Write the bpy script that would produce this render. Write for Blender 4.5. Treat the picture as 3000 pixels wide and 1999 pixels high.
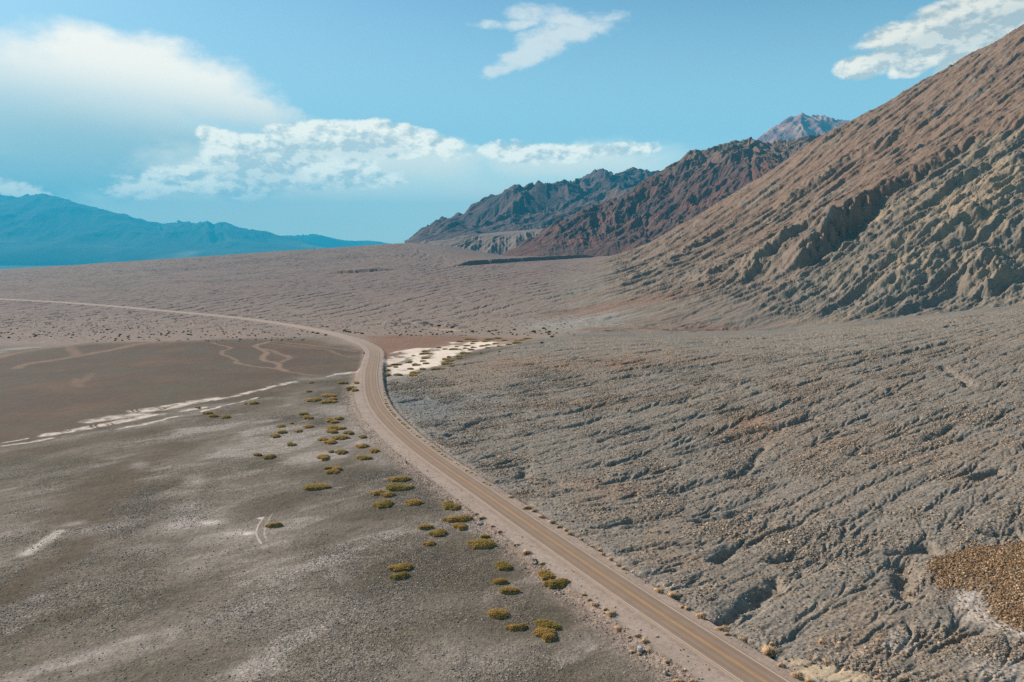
import bpy, math, random
import numpy as np
from math import radians, sin, cos, tan, atan2, asin, sqrt, pi

# ------------------------------------------------------------------ camera, sky, sun, exposure
FPX, HZ, CAMH = 2333.0, 735.0, 73.0          # focal length in photo pixels (3000 wide), horizon row, camera height
PITCH = math.atan((999.5 - HZ) / FPX)
SC = bpy.context.scene
for o in list(bpy.data.objects):
    bpy.data.objects.remove(o)
cd = bpy.data.cameras.new('camera'); cam = bpy.data.objects.new('camera', cd); SC.collection.objects.link(cam)
cam.location = (0, 0, CAMH); cam.rotation_euler = (pi / 2 - PITCH, 0, 0)
cd.sensor_width = 36.0; cd.lens = 36.0 * FPX / 3000.0; cd.clip_start = 1.0; cd.clip_end = 200000.0
SC.camera = cam

SUN_EL, SUN_AZ = 33.0, 33.0                   # degrees; azimuth measured from -X (left) towards +Y (away)
sx, sy, sz = -cos(radians(SUN_EL)) * cos(radians(SUN_AZ)), cos(radians(SUN_EL)) * sin(radians(SUN_AZ)), sin(radians(SUN_EL))
ld = bpy.data.lights.new('sun', 'SUN'); ld.energy = 5.0; ld.angle = radians(0.55); ld.color = (1.0, 0.93, 0.84)
sun = bpy.data.objects.new('sun', ld); SC.collection.objects.link(sun)
from mathutils import Vector
sun.rotation_euler = Vector((sx, sy, sz)).to_track_quat('Z', 'Y').to_euler()

SC.view_settings.view_transform = 'Standard'; SC.view_settings.look = 'None'
SC.view_settings.exposure = 0.45; SC.view_settings.gamma = 1.0
SC.render.engine = 'CYCLES'
SC.cycles.max_bounces = 4; SC.cycles.diffuse_bounces = 2; SC.cycles.glossy_bounces = 1
SC.cycles.volume_bounces = 0; SC.cycles.transparent_max_bounces = 8
SC.cycles.use_denoising = False; SC.cycles.use_adaptive_sampling = False

def pix_azel(px, py):
    """direction seen at a photo pixel -> azimuth (from +Y, right positive), elevation"""
    cx, cy = (px - 1500.0) / FPX, -(py - 999.5) / FPX
    dx = cx; dy = cos(PITCH) + cy * sin(PITCH); dz = -sin(PITCH) + cy * cos(PITCH)
    return math.atan2(dx, dy), math.atan2(dz, math.hypot(dx, dy))

class NT:
    """small helper for writing math in shader nodes"""
    def __init__(s, nt): s.nt = nt
    def new(s, t, **kw):
        n = s.nt.nodes.new(t)
        for k, v in kw.items(): setattr(n, k, v)
        return n
    def put(s, sock, v):
        if isinstance(v, bpy.types.NodeSocket): s.nt.links.new(v, sock)
        elif v is not None: sock.default_value = v
    def m(s, op, a, b=None, c=None, clamp=False):
        n = s.new('ShaderNodeMath', operation=op); n.use_clamp = clamp
        s.put(n.inputs[0], a)
        if b is not None: s.put(n.inputs[1], b)
        if c is not None: s.put(n.inputs[2], c)
        return n.outputs[0]
    def mix(s, f, a, b, bt='MIX'):
        n = s.new('ShaderNodeMix', data_type='RGBA', blend_type=bt)
        s.put(n.inputs[0], f); s.put(n.inputs[6], a); s.put(n.inputs[7], b)
        return n.outputs[2]
    def xyz(s, x, y, z):
        n = s.new('ShaderNodeCombineXYZ')
        s.put(n.inputs[0], x); s.put(n.inputs[1], y); s.put(n.inputs[2], z); return n.outputs[0]
    def noise(s, vec, scale, detail=4.0, rough=0.55, dist=0.0):
        n = s.new('ShaderNodeTexNoise'); s.put(n.inputs['Vector'], vec)
        n.inputs['Scale'].default_value = scale; n.inputs['Detail'].default_value = detail
        n.inputs['Roughness'].default_value = rough; n.inputs['Distortion'].default_value = dist
        return n.outputs[0]
    def step(s, v, a, b, lo=0.0, hi=1.0):
        n = s.new('ShaderNodeMapRange', interpolation_type='SMOOTHSTEP')
        s.put(n.inputs[0], v)
        for i, q in zip((1, 2, 3, 4), (a, b, lo, hi)): s.put(n.inputs[i], q)
        return n.outputs[0]

def build_world():
    w = bpy.data.worlds.new('World'); SC.world = w; w.use_nodes = True
    nt = w.node_tree; nt.nodes.clear(); N = NT(nt)
    out = N.new('ShaderNodeOutputWorld'); bg = N.new('ShaderNodeBackground')
    nt.links.new(bg.outputs[0], out.inputs[0]); bg.inputs[1].default_value = 0.088
    sky = N.new('ShaderNodeTexSky'); sky.sky_type = 'NISHITA'; sky.sun_disc = False
    sky.sun_elevation = radians(SUN_EL); sky.sun_rotation = math.atan2(sx, sy)
    sky.altitude = 0; sky.air_density = 1.0; sky.dust_density = 0.6; sky.ozone_density = 1.6
    tc = N.new('ShaderNodeTexCoord'); sp = N.new('ShaderNodeSeparateXYZ'); nt.links.new(tc.outputs['Generated'], sp.inputs[0])
    X, Y, Z = sp.outputs
    az0 = N.m('ARCTAN2', X, Y); el0 = N.m('ARCSINE', Z)
    vec = N.xyz(az0, N.m('MULTIPLY', el0, 1.7), 0.0)
    # warp of the cloud outlines
    wa = N.m('SUBTRACT', N.noise(vec, 9.0, 6, 0.62), 0.5)
    sh = N.new('ShaderNodeVectorMath', operation='ADD'); nt.links.new(vec, sh.inputs[0]); sh.inputs[1].default_value = (7.3, 2.1, 4.4)
    wb = N.m('SUBTRACT', N.noise(sh.outputs[0], 9.0, 6, 0.62), 0.5)
    def field(blobs, warp, az=az0, el=el0):
        a = N.m('MULTIPLY_ADD', wa, warp, az); e = N.m('MULTIPLY_ADD', wb, warp * 0.6, el)
        acc = None
        for px, py, rx, ry, rot, gain in blobs:
            ca, ce = pix_azel(px, py); c, s_ = cos(radians(rot)), sin(radians(rot))
            da = N.m('SUBTRACT', a, ca); de = N.m('SUBTRACT', e, ce)
            u = N.m('MULTIPLY_ADD', de, s_ / (rx / FPX), N.m('MULTIPLY', da, c / (rx / FPX)))
            v = N.m('MULTIPLY_ADD', de, c / (ry / FPX), N.m('MULTIPLY', da, -s_ / (ry / FPX)))
            q = N.m('MULTIPLY_ADD', u, u, N.m('MULTIPLY', v, v))
            f = N.m('MULTIPLY_ADD', q, -gain, gain)
            acc = f if acc is None else N.m('MAXIMUM', acc, f)
        return acc
    # towards the sun (left and up) for shading of the cloud bodies
    off = N.new('ShaderNodeVectorMath', operation='ADD'); nt.links.new(vec, off.inputs[0]); off.inputs[1].default_value = (-0.006, 0.011, 0.0)
    def bil(v):
        a = N.noise(v, 20.0, 8, 0.55); b = N.noise(v, 48.0, 7, 0.6)
        b = N.m('SUBTRACT', 1.0, N.m('ABSOLUTE', N.m('MULTIPLY_ADD', b, 4.0, -2.0)))          # rounded billows
        return N.m('MULTIPLY_ADD', b, 0.10, N.m('MULTIPLY', a, 0.95))
    n1 = bil(vec); n1s = bil(off.outputs[0])
    nb = N.noise(vec, 55.0, 6, 0.6)
    lit = N.m('SUBTRACT', n1, n1s)                       # > 0 on the sun side of a billow
    base = sky.outputs[0]
    tint = N.mix(1.0, base, (0.84, 1.02, 1.02, 1), 'MULTIPLY')
    col = tint
    col = N.mix(N.step(el0, 0.08, 0.34, 1.0, 0.0), col, (3.9, 6.2, 7.5, 1))
    col = N.mix(N.step(el0, 0.0, 0.15, 1.0, 0.0), col, (11.4, 11.0, 8.9, 1))
    # thin veil low over the horizon and the dark soft underside of the big cloud
    veil = field([(1300, 560, 900, 150, -4, .8), (300, 520, 700, 200, 0, 1.1), (1700, 500, 500, 90, 0, .8)], 0.10)
    vf = N.m('MULTIPLY', N.step(veil, 0.0, 0.9), 0.62)
    col = N.mix(vf, col, (11.8, 11.4, 9.2, 1))
    dk = field([(420, 470, 520, 130, -8, 1.0), (60, 500, 300, 90, 0, 1.0)], 0.08)
    col = N.mix(N.m('MULTIPLY', N.step(dk, 0.0, 0.9), 0.95), col, (3.4, 5.3, 5.8, 1))
    # big soft cloud
    soft = field([(230, 300, 430, 190, 4, 1.0), (480, 240, 330, 120, -10, 1.0), (700, 310, 230, 75, -16, .9), (60, 400, 320, 190, 0, 1.0), (350, 420, 420, 120, -6, .8),
                  (330, 180, 260, 70, 0, .9)], 0.11)
    sf = N.step(N.m('MULTIPLY_ADD', N.m('SUBTRACT', n1, 0.5), 0.6, soft), 0.0, 0.85)
    g = N.step(N.m('ADD', el0, N.m('MULTIPLY', az0, 0.10)), pix_azel(300, 500)[1] - 0.02, pix_azel(300, 240)[1] - 0.02)
    scol = N.mix(g, (5.6, 6.2, 6.2, 1), (11.6, 10.2, 8.6, 1))
    col = N.mix(N.m('MULTIPLY', sf, N.m('MULTIPLY_ADD', g, 0.32, 0.62)), col, scol)
    body = field([(820, 520, 460, 105, -2, 1.0), (1130, 455, 330, 85, -2, 1.0), (1650, 470, 300, 50, -2, .9), (1400, 580, 260, 60, 0, .8), (700, 600, 420, 60, 0, .9)], 0.08)
    bf = N.step(N.m('MULTIPLY_ADD', N.m('SUBTRACT', n1, 0.5), 1.2, body), 0.0, 1.0)
    col = N.mix(N.m('MULTIPLY', bf, 0.85), col, (11.4, 10.2, 8.5, 1))
    # cumulus banks and wisps
    cum = field([(905, 400, 110, 44, 0, 1.0), (1060, 405, 190, 50, 0, 1.0), (1230, 415, 150, 42, -8, .9), (760, 470, 170, 62, 0, 1.0), (620, 540, 230, 34, -3, .9),
                 (900, 525, 260, 22, 2, .8), (1010, 470, 110, 26, -12, .8), (1170, 460, 60, 14, -6, .9), (440, 550, 130, 26, 8, .8), (620, 400, 50, 32, 0, .8), (1560, 445, 200, 30, -4, .8),
                 (1780, 445, 140, 18, 3, .6), (1090, 522, 90, 16, -4, 1.0), (30, 545, 90, 30, -12, 1.0), (520, 520, 130, 30, 0, .8), (800, 470, 230, 66, 0, 1.0), (1000, 425, 210, 52, 0, 1.0), (880, 520, 300, 40, 0, .9)], 0.055)
    cumr = field([(2690, 95, 150, 48, 8, 1.0), (2800, 60, 160, 60, 8, 1.2), (2920, 70, 180, 100, 10, 1.2), (2530, 195, 70, 34, 4, 1.1), (2590, 180, 50, 34, 0, 1.1), (2690, 178, 80, 32, 8, 1.1), (2650, 205, 50, 24, 0, 1.0), (2800, 195, 70, 24, 25, .8)], 0.035)
    cd_ = N.m('MAXIMUM', N.m('MULTIPLY_ADD', N.m('SUBTRACT', n1, 0.5), 2.6, cum), N.m('MULTIPLY_ADD', N.m('SUBTRACT', n1, 0.5), 1.5, cumr))
    cf = N.step(cd_, 0.0, 0.6)
    shade = N.m('ADD', N.m('MULTIPLY', lit, 7.0), N.m('MULTIPLY_ADD', N.m('SUBTRACT', nb, 0.5), 0.3, 0.72), clamp=True)
    # undersides of the denser cores are greyer
    eup = N.m('ADD', el0, 0.014)
    cup = field([(900, 410, 150, 52, 0, 1.0), (1060, 405, 190, 50, 0, 1.0), (760, 470, 170, 62, 0, 1.0), (860, 540, 260, 60, 0, 1.0), (2690, 95, 150, 48, 8, 1.0), (2800, 60, 160, 60, 8, 1.2),
                 (2920, 70, 180, 100, 10, 1.2), (2530, 195, 70, 34, 4, 1.1), (2690, 178, 80, 32, 8, 1.1)], 0.045, az0, eup)
    under = N.step(cup, 0.25, 1.0, 0.0, 0.45)
    shade = N.m('SUBTRACT', shade, under, clamp=True)
    ccol = N.mix(shade, (7.2, 7.2, 6.9, 1), (14.8, 13.0, 10.6, 1))
    elf = N.step(el0, 0.06, 0.30, 1.0, 0.62)
    vs = N.new('ShaderNodeVectorMath', operation='SCALE'); N.put(vs.inputs[0], ccol); N.put(vs.inputs['Scale'], elf); ccol = vs.outputs[0]
    col = N.mix(N.m('MULTIPLY', cf, 0.9), col, ccol)
    wisp = field([(1500, 75, 120, 16, 4, 1.0), (1650, 60, 170, 34, -8, 1.0), (1640, 110, 120, 38, 14, 1.1), (1585, 112, 110, 42, 20, 1.0), (1560, 160, 120, 34, 14, 1.2), (1470, 205, 70, 16, 14, 1.0), (1760, 50, 70, 20, 0, .8)], 0.05)
    wf = N.step(N.m('MULTIPLY_ADD', N.m('SUBTRACT', n1, 0.5), 4.2, wisp), 0.0, 1.5)
    col = N.mix(N.m('MULTIPLY', wf, 0.8), col, (8.2, 8.0, 7.6, 1))
    col = N.mix(N.step(el0, -0.08, -0.02, 0.0, 1.0), (1.0, .9, .8, 1), col)
    N.put(bg.inputs[0], col)
build_world()

# ------------------------------------------------------------------ numpy noise
f32 = np.float32
def _h(ix, iy, seed):
    h = (ix.astype(np.uint32) * np.uint32(374761393) + iy.astype(np.uint32) * np.uint32(668265263) + np.uint32(seed * 974711 % 4294967291))
    h = (h ^ (h >> np.uint32(13))) * np.uint32(1274126177)
    return h ^ (h >> np.uint32(16))
def pn(x, y, seed=0):
    """gradient noise, about -0.7..0.7"""
    x0 = np.floor(x); y0 = np.floor(y); fx = (x - x0).astype(f32); fy = (y - y0).astype(f32)
    ix = x0.astype(np.int64); iy = y0.astype(np.int64)
    u = fx * fx * fx * (fx * (fx * 6 - 15) + 10); v = fy * fy * fy * (fy * (fy * 6 - 15) + 10)
    def g(dx, dy):
        h = _h(ix + dx, iy + dy, seed); a = (h & np.uint32(65535)).astype(f32) * f32(2 * pi / 65536)
        return np.cos(a) * (fx - dx) + np.sin(a) * (fy - dy)
    a = g(0, 0); b = g(1, 0); c = g(0, 1); d = g(1, 1)
    return a + u * (b - a) + v * (c - a) + u * v * (a - b - c + d)
def fbm(x, y, lam, octv=4, seed=0, gain=0.5):
    s = 0; a = 1.0; t = 0
    for i in range(octv):
        s = s + a * pn(x / lam + 17.3 * i, y / lam - 9.1 * i, seed + i); t += a; a *= gain; lam /= 2.03
    return s / t * 1.4
def ridged(x, y, lam, octv=4, seed=0, gain=0.5):
    s = 0; a = 1.0; t = 0; w = 1.0
    for i in range(octv):
        n = 1 - np.abs(pn(x / lam + 5.3 * i, y / lam + 3.1 * i, seed + i)) * 2.0; n = n * n * w
        w = np.clip(n * 1.6, 0, 1); s = s + a * n; t += a; a *= gain; lam /= 2.1
    return s / t
def sst(v, a, b):
    t = np.clip((v - a) / (b - a), 0, 1); return t * t * (3 - 2 * t)
def _gab(px, py, dx, dy, seed, k=1.0):
    """directional stripes running along (perpendicular to) d, blended over jittered cells: value and gradient"""
    x0 = np.floor(px); y0 = np.floor(py); fx = (px - x0).astype(f32); fy = (py - y0).astype(f32)
    ix = x0.astype(np.int64); iy = y0.astype(np.int64)
    va = 0; ga = 0; wt = 0
    for i in (-1, 0, 1, 2):
        for j in (-1, 0, 1, 2):
            h = _h(ix - i, iy - j, seed)
            ox = fx + i - (h & np.uint32(65535)).astype(f32) / f32(131072); oy = fy + j - ((h >> np.uint32(16)) & np.uint32(65535)).astype(f32) / f32(131072)
            w = np.exp(-1.6 * (ox * ox + oy * oy)); m = (ox * dx + oy * dy) * f32(2 * pi * k)
            va = va + np.cos(m) * w; ga = ga - np.sin(m) * w; wt = wt + w
    return va / wt, ga / wt * dx, ga / wt * dy
def erode(X, Y, gx, gy, lam, octv=5, seed=0, gain=0.5, strength=1.0, k=1.0):
    """branching gullies that follow the fall line; gx, gy the slope. Returns about -1..1"""
    mag = np.sqrt(gx * gx + gy * gy) + 1e-5
    bx = (gx / mag).astype(f32); by = (gy / mag).astype(f32)          # fall line
    h = 0; hx = np.zeros_like(bx); hy = np.zeros_like(by); a = 1.0; t = 0; f = 1.0 / lam
    for o in range(octv):
        tx = bx + hx * strength; ty = by + hy * strength; L = np.sqrt(tx * tx + ty * ty) + 1e-5
        dx = -ty / L; dy = tx / L                                     # across the fall line
        v, vx, vy = _gab(X * f, Y * f, dx, dy, seed + o, k)
        h = h + v * a; hx = hx + vx * a * 0.9; hy = hy + vy * a * 0.9; t += a
        a *= gain; f *= 2.0
    return h / t

# ------------------------------------------------------------------ lofted relief: curves of known points, swept from near to far
CP, SP = cos(PITCH), sin(PITCH)
def P(px, py, Y):
    """the point at forward distance Y seen at photo pixel (px, py)"""
    cx, cy = (px - 1500.0) / FPX, -(py - 999.5) / FPX
    dy = CP + cy * SP; dz = -SP + cy * CP
    return (cx / dy * Y, Y, CAMH + dz / dy * Y)
def Q(px, z, Y):
    """the point at forward distance Y and height z in the direction of column px"""
    depth = Y * CP - (z - CAMH) * SP
    return ((px - 1500.0) / FPX * depth, Y, z)

def loft(curves, A, R, smooth=6):
    """curves: lists of (x,y,z). A: azimuths, R: radii -> height grid (len(R), len(A))"""
    K = len(curves); rk = np.zeros((K, len(A))); zk = np.zeros((K, len(A)))
    ker = np.exp(-np.linspace(-2, 2, 4 * smooth + 1) ** 2); ker /= ker.sum(); pad = 2 * smooth
    for k, c in enumerate(curves):
        c = np.array(c, float); az = np.arctan2(c[:, 0], c[:, 1]); o = np.argsort(az)
        r = np.hypot(c[:, 0], c[:, 1])[o]; z = c[o, 2]; az = az[o]
        for arr, dst in ((r, rk), (z, zk)):
            v = np.interp(A, az, arr); dst[k] = np.convolve(np.pad(v, pad, mode='edge'), ker, 'valid')
    for k in range(1, K): rk[k] = np.maximum(rk[k], rk[k - 1] + 1.0)
    h = np.diff(rk, axis=0); d = np.diff(zk, axis=0) / h
    m = np.zeros_like(zk); m[0] = d[0]; m[-1] = d[-1]
    for k in range(1, K - 1):
        s = d[k - 1] * d[k]; w1 = 2 * h[k] + h[k - 1]; w2 = h[k] + 2 * h[k - 1]
        with np.errstate(divide='ignore', invalid='ignore'):
            hm = (w1 + w2) / (w1 / d[k - 1] + w2 / d[k])
        m[k] = np.where(s > 0, hm, 0)
    Z = np.zeros((len(R), len(A)), f32); Rg = R[:, None]
    Z[:] = zk[0][None, :]
    for k in range(K - 1):
        t = (Rg - rk[k]) / h[k]; sel = (t >= 0) & ((t <= 1) | (k == K - 2)); t = np.clip(t, 0, 1)
        t2 = t * t; t3 = t2 * t
        v = (2 * t3 - 3 * t2 + 1) * zk[k] + (t3 - 2 * t2 + t) * h[k] * m[k] + (-2 * t3 + 3 * t2) * zk[k + 1] + (t3 - t2) * h[k] * m[k + 1]
        Z = np.where(sel, v, Z)
    return Z.astype(f32), rk, zk

def grad(Z, A, R):
    """world gradient of a polar height grid"""
    zr = np.gradient(Z, R, axis=0); za = np.gradient(Z, A, axis=1) / R[:, None]
    s, c = np.sin(A)[None, :], np.cos(A)[None, :]
    return (zr * s + za * c).astype(f32), (zr * c - za * s).astype(f32)

def grid_mesh(name, X, Y, Z, attrs):
    nr, na = X.shape; co = np.stack([X, Y, Z], -1).reshape(-1, 3).astype(f32)
    i = np.arange(nr - 1)[:, None] * na + np.arange(na - 1)[None, :]
    q = np.stack([i, i + 1, i + na + 1, i + na], -1).reshape(-1, 4).astype(np.int32)
    me = bpy.data.meshes.new(name); me.vertices.add(len(co)); me.vertices.foreach_set('co', co.ravel())
    me.loops.add(q.size); me.loops.foreach_set('vertex_index', q.ravel())
    me.polygons.add(len(q)); me.polygons.foreach_set('loop_start', np.arange(0, q.size, 4, dtype=np.int32))
    me.polygons.foreach_set('use_smooth', np.ones(len(q), bool))
    for k, v in attrs.items():
        a = me.color_attributes.new(k, 'FLOAT_COLOR', 'POINT')
        c = np.ones((nr, na, 4), f32); c[..., :3] = v; a.data.foreach_set('color', c.ravel())
    me.update(); me.validate()
    return me
def link(name, me, mat=None, parent=None, **props):
    o = bpy.data.objects.new(name, me); SC.collection.objects.link(o)
    if mat is not None: me.materials.append(mat)
    if parent is not None: o.parent = parent
    for k, v in props.items(): o[k] = v
    return o
def lin(r, g, b):
    f = lambda c: (c / 255 / 12.92) if c / 255 <= 0.04045 else ((c / 255 + 0.055) / 1.055) ** 2.4
    return np.array([f(r), f(g), f(b)], f32)

# ------------------------------------------------------------------ materials
def ground_material(name, bump=1.0, fine=1.0, rock=False):
    m = bpy.data.materials.new(name); m.use_nodes = True; nt = m.node_tree; N = NT(nt)
    b = nt.nodes['Principled BSDF']; b.inputs['Roughness'].default_value = 0.95; b.inputs['Specular IOR Level'].default_value = 0.12
    ca = N.new('ShaderNodeVertexColor', layer_name='Col'); ma = N.new('ShaderNodeVertexColor', layer_name='Mask')
    sp = N.new('ShaderNodeSeparateColor'); nt.links.new(ma.outputs[0], sp.inputs[0]); G, C, S = sp.outputs   # gravel, crust, relief scale
    tc = N.new('ShaderNodeTexCoord'); v = tc.outputs['Object']
    n1 = N.noise(v, 1.1 * fine, 5, 0.75); n2 = N.noise(v, 0.22 * fine, 5, 0.6); n3 = N.noise(v, 0.035 * fine, 5, 0.6)
    vo = N.new('ShaderNodeTexVoronoi'); N.put(vo.inputs['Vector'], v); vo.inputs['Scale'].default_value = 1.5 * fine
    vc = N.new('ShaderNodeSeparateColor'); nt.links.new(vo.outputs['Color'], vc.inputs[0])
    # stones of different tone
    tone = N.m('MULTIPLY_ADD', N.m('SUBTRACT', vc.outputs[0], 0.5), 0.9, 1.0)
    tone = N.m('ADD', 1.0, N.m('MULTIPLY', N.m('SUBTRACT', tone, 1.0), N.m('MULTIPLY_ADD', C, 0.75, G)))
    fine_t = N.m('MULTIPLY_ADD', N.m('SUBTRACT', n1, 0.5), 1.1, 1.0)
    med_t = N.m('MULTIPLY_ADD', N.m('SUBTRACT', n2, 0.5), 0.5, 1.0)
    far_t = N.m('MULTIPLY_ADD', N.m('SUBTRACT', n3, 0.5), 0.35, 1.0)
    # salt crust: polygons with pale raised rims or pale centres
    vd = N.new('ShaderNodeTexVoronoi', feature='DISTANCE_TO_EDGE'); vd.inputs['Scale'].default_value = 1.25
    wv = N.new('ShaderNodeVectorMath', operation='ADD'); N.put(wv.inputs[0], v)
    nw = N.new('ShaderNodeTexNoise'); N.put(nw.inputs['Vector'], v); nw.inputs['Scale'].default_value = 0.9; nw.inputs['Detail'].default_value = 3
    N.put(wv.inputs[1], nw.outputs['Color']); N.put(vd.inputs['Vector'], wv.outputs[0])
    edge = N.step(vd.outputs['Distance'], 0.02, 0.17)
    crack = N.m('ADD', 1.0, N.m('MULTIPLY', C, N.m('SUBTRACT', N.m('MULTIPLY_ADD', edge, 0.42, 0.0), 0.30)))
    t = N.m('MULTIPLY', N.m('MULTIPLY', fine_t, med_t), N.m('MULTIPLY', N.m('MULTIPLY', far_t, tone), crack))
    mul = N.new('ShaderNodeVectorMath', operation='SCALE'); nt.links.new(ca.outputs[0], mul.inputs[0]); N.put(mul.inputs['Scale'], t)
    # warm / cool variation between stones
    warm = N.mix(N.m('MULTIPLY', N.m('MULTIPLY', vc.outputs[1], G), 0.5), mul.outputs[0], N.mix(1.0, mul.outputs[0], (1.28, 1.0, 0.76, 1), 'MULTIPLY'))
    N.put(b.inputs['Base Color'], warm)
    # relief
    sm = N.new('ShaderNodeTexVoronoi', feature='SMOOTH_F1'); N.put(sm.inputs['Vector'], v); sm.inputs['Scale'].default_value = 1.5 * fine
    hgt = N.m('MULTIPLY', N.m('MULTIPLY', N.m('SUBTRACT', 1.0, sm.outputs[0]), G), 0.42 / fine)
    hgt = N.m('ADD', hgt, N.m('MULTIPLY', N.m('MULTIPLY', edge, C), 0.11))
    hgt = N.m('ADD', hgt, N.m('MULTIPLY', n1, N.m('MULTIPLY_ADD', G, 0.16 / fine, N.m('MULTIPLY_ADD', C, 0.16, 0.07 / fine))))
    hgt = N.m('ADD', hgt, N.m('MULTIPLY', n2, N.m('MULTIPLY', S, 0.8 / fine)))
    bp = N.new('ShaderNodeBump'); bp.inputs['Strength'].default_value = bump; bp.inputs['Distance'].default_value = 1.0
    N.put(bp.inputs['Height'], hgt); nt.links.new(bp.outputs[0], b.inputs['Normal'])
    return m

M_GROUND = ground_material('desert_ground')
M_HILL = ground_material('eroded_rock', 1.0, 0.16)
M_FAR = ground_material('far_rock', 1.0, 0.02)

# ------------------------------------------------------------------ the land around: playa, gravel fan, mountain flank, far fan, valley
NA = 1560
A = np.linspace(radians(-39), radians(41), NA)
R = np.concatenate([np.linspace(15, 112, 30)[:-1], np.geomspace(112, 1000, 930)[:-1], np.geomspace(1000, 2900, 560)[:-1],
                    np.geomspace(2900, 31500, 60)])
left = [-1600, -900]
K = []
K.append([Q(p, 0, 14) for p in (-2500, 0, 1500, 3000, 5000)])
K.append([Q(-1600, 0, 125), Q(1800, 0, 125), Q(2300, .4, 125), Q(2600, 1, 125), Q(3000, 2.2, 125), Q(4500, 7, 125)])
K.append([Q(-1600, 0, 250), Q(1500, 0, 250), Q(1750, .6, 250), Q(2200, 3.5, 250), Q(2600, 7.5, 250), Q(3000, 12, 250), Q(4200, 24, 250)])
K.append([Q(-1600, 0, 380), Q(1180, 0, 380), Q(1300, .6, 380), Q(1500, 2.4, 380), Q(2000, 7.5, 380), Q(2500, 14, 380), Q(3000, 22, 380), Q(4200, 40, 370)])
K.append([Q(-1600, 0, 525), Q(1000, 0, 525), Q(1200, .2, 525), P(1370, 1040, 531), P(1700, 983, 600), P(2000, 981, 575), P(2279, 974, 560), P(2600, 938, 545), P(3000, 893, 530), P(4200, 770, 500)])
K.append([Q(-1600, 0, 600), Q(1000, 0, 600), Q(1370, 1.0, 620), Q(1700, 6, 690), Q(2000, 6.5, 665), Q(2279, 8, 645), Q(2600, 17.5, 620), Q(3000, 29, 600), Q(4200, 60, 550)])
K.append([Q(-1600, 0, 800), Q(1000, .5, 800), Q(1500, 2.5, 800), Q(1655, 5, 800), Q(1760, 9, 800), Q(1850, 15, 800), Q(2000, 27, 800), Q(2279, 50, 800), Q(2600, 92, 790), Q(3000, 122, 760), Q(4200, 200, 720)])
K.append([Q(-1600, 2, 1100), Q(0, 3.5, 1100), Q(700, 8, 1100), Q(1300, 17, 1100), Q(1500, 22, 1100), Q(1655, 27, 1100), Q(1760, 35, 1100), Q(1852, 43, 1100), Q(2040, 76, 1100), Q(2295, 128, 1090), Q(2614, 205, 1080), Q(3000, 292, 1060), Q(4200, 480, 1000)])
K.append([Q(-1600, 3, 1600), Q(-900, 4, 1600), Q(0, 8, 1600), Q(700, 24, 1600), Q(1200, 47, 1600), Q(1480, 48, 1600), Q(1655, 52, 1600), Q(1780, 60, 1560),
          P(1852, 738, 1500), P(1913, 712, 1470), P(2040, 638, 1450), P(2168, 561, 1430), P(2295, 485, 1420), P(2397, 414, 1410), P(2480, 368, 1400), P(2614, 300, 1390), P(2805, 191, 1380), P(3000, 86, 1370), P(4200, -500, 1330)])
K.append([P(-1600, 880, 2500), P(-900, 848, 2500), P(0, 790, 2550), P(400, 765, 2550), P(800, 738, 2550), P(1200, 712, 2550), P(1300, 720, 2500), P(1480, 751, 2450), P(1700, 750, 2450),
          Q(1852, 55, 2300), Q(1913, 70, 2000), Q(2040, 70, 1950), Q(2295, 150, 1900), Q(2614, 250, 1900), Q(3000, 360, 1900), Q(4200, 600, 1900)])
K.append([Q(-1600, -50, 3300), Q(0, -40, 3300), Q(800, -10, 3300), Q(1200, 50, 3300), Q(1500, 30, 3300), Q(1900, 20, 3300), Q(3000, 100, 3300), Q(4200, 200, 3300)])
K.append([Q(p, -250, 8000) for p in (-1600, 0, 1500, 3000, 4200)])
K.append([Q(p, -252, 31500) for p in (-1600, 0, 1500, 3000, 4200)])
ZB, RK, ZK = loft(K, A, R, 14)
XX = (R[:, None] * np.sin(A)[None, :]).astype(np.float64); YY = (R[:, None] * np.cos(A)[None, :]).astype(np.float64)

def sample(Z, x, y):
    """bilinear lookup in the polar grid"""
    a = np.arctan2(x, y); r = np.hypot(x, y)
    ja = np.clip((a - A[0]) / (A[1] - A[0]), 0, NA - 1.001); j = ja.astype(int); fa = ja - j
    i = np.clip(np.searchsorted(R, r) - 1, 0, len(R) - 2); fr = np.clip((r - R[i]) / (R[i + 1] - R[i]), 0, 1)
    return (Z[i, j] * (1 - fr) + Z[i + 1, j] * fr) * (1 - fa) + (Z[i, j + 1] * (1 - fr) + Z[i + 1, j + 1] * fr) * fa
def hit(px, py, Z=None):
    """where the ray through a photo pixel meets the land"""
    Z = ZB if Z is None else Z
    cx, cy = (px - 1500.0) / FPX, -(py - 999.5) / FPX
    dx, dy, dz = cx, CP + cy * SP, -SP + cy * CP; hh = math.hypot(dx, dy)
    a = math.atan2(dx, dy); j = int(np.clip(round((a - A[0]) / (A[1] - A[0])), 0, NA - 1))
    zr = CAMH + dz / hh * R; df = zr - Z[:, j]; k = np.argmax((df < 0) & (R > 40))
    if k == 0: k = len(R) - 2
    t = df[k - 1] / (df[k - 1] - df[k]); r = R[k - 1] + t * (R[k] - R[k - 1])
    return (r * dx / hh, r * dy / hh)
def hits(pts): return np.array([hit(*p) for p in pts])

RD = np.maximum(YY, 1.0)
# shared warps
w1x = fbm(XX, YY, 60, 4, 11); w1y = fbm(XX, YY, 60, 4, 23)
w2x = fbm(XX, YY, 9, 3, 31); w2y = fbm(XX, YY, 9, 3, 41)

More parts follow.
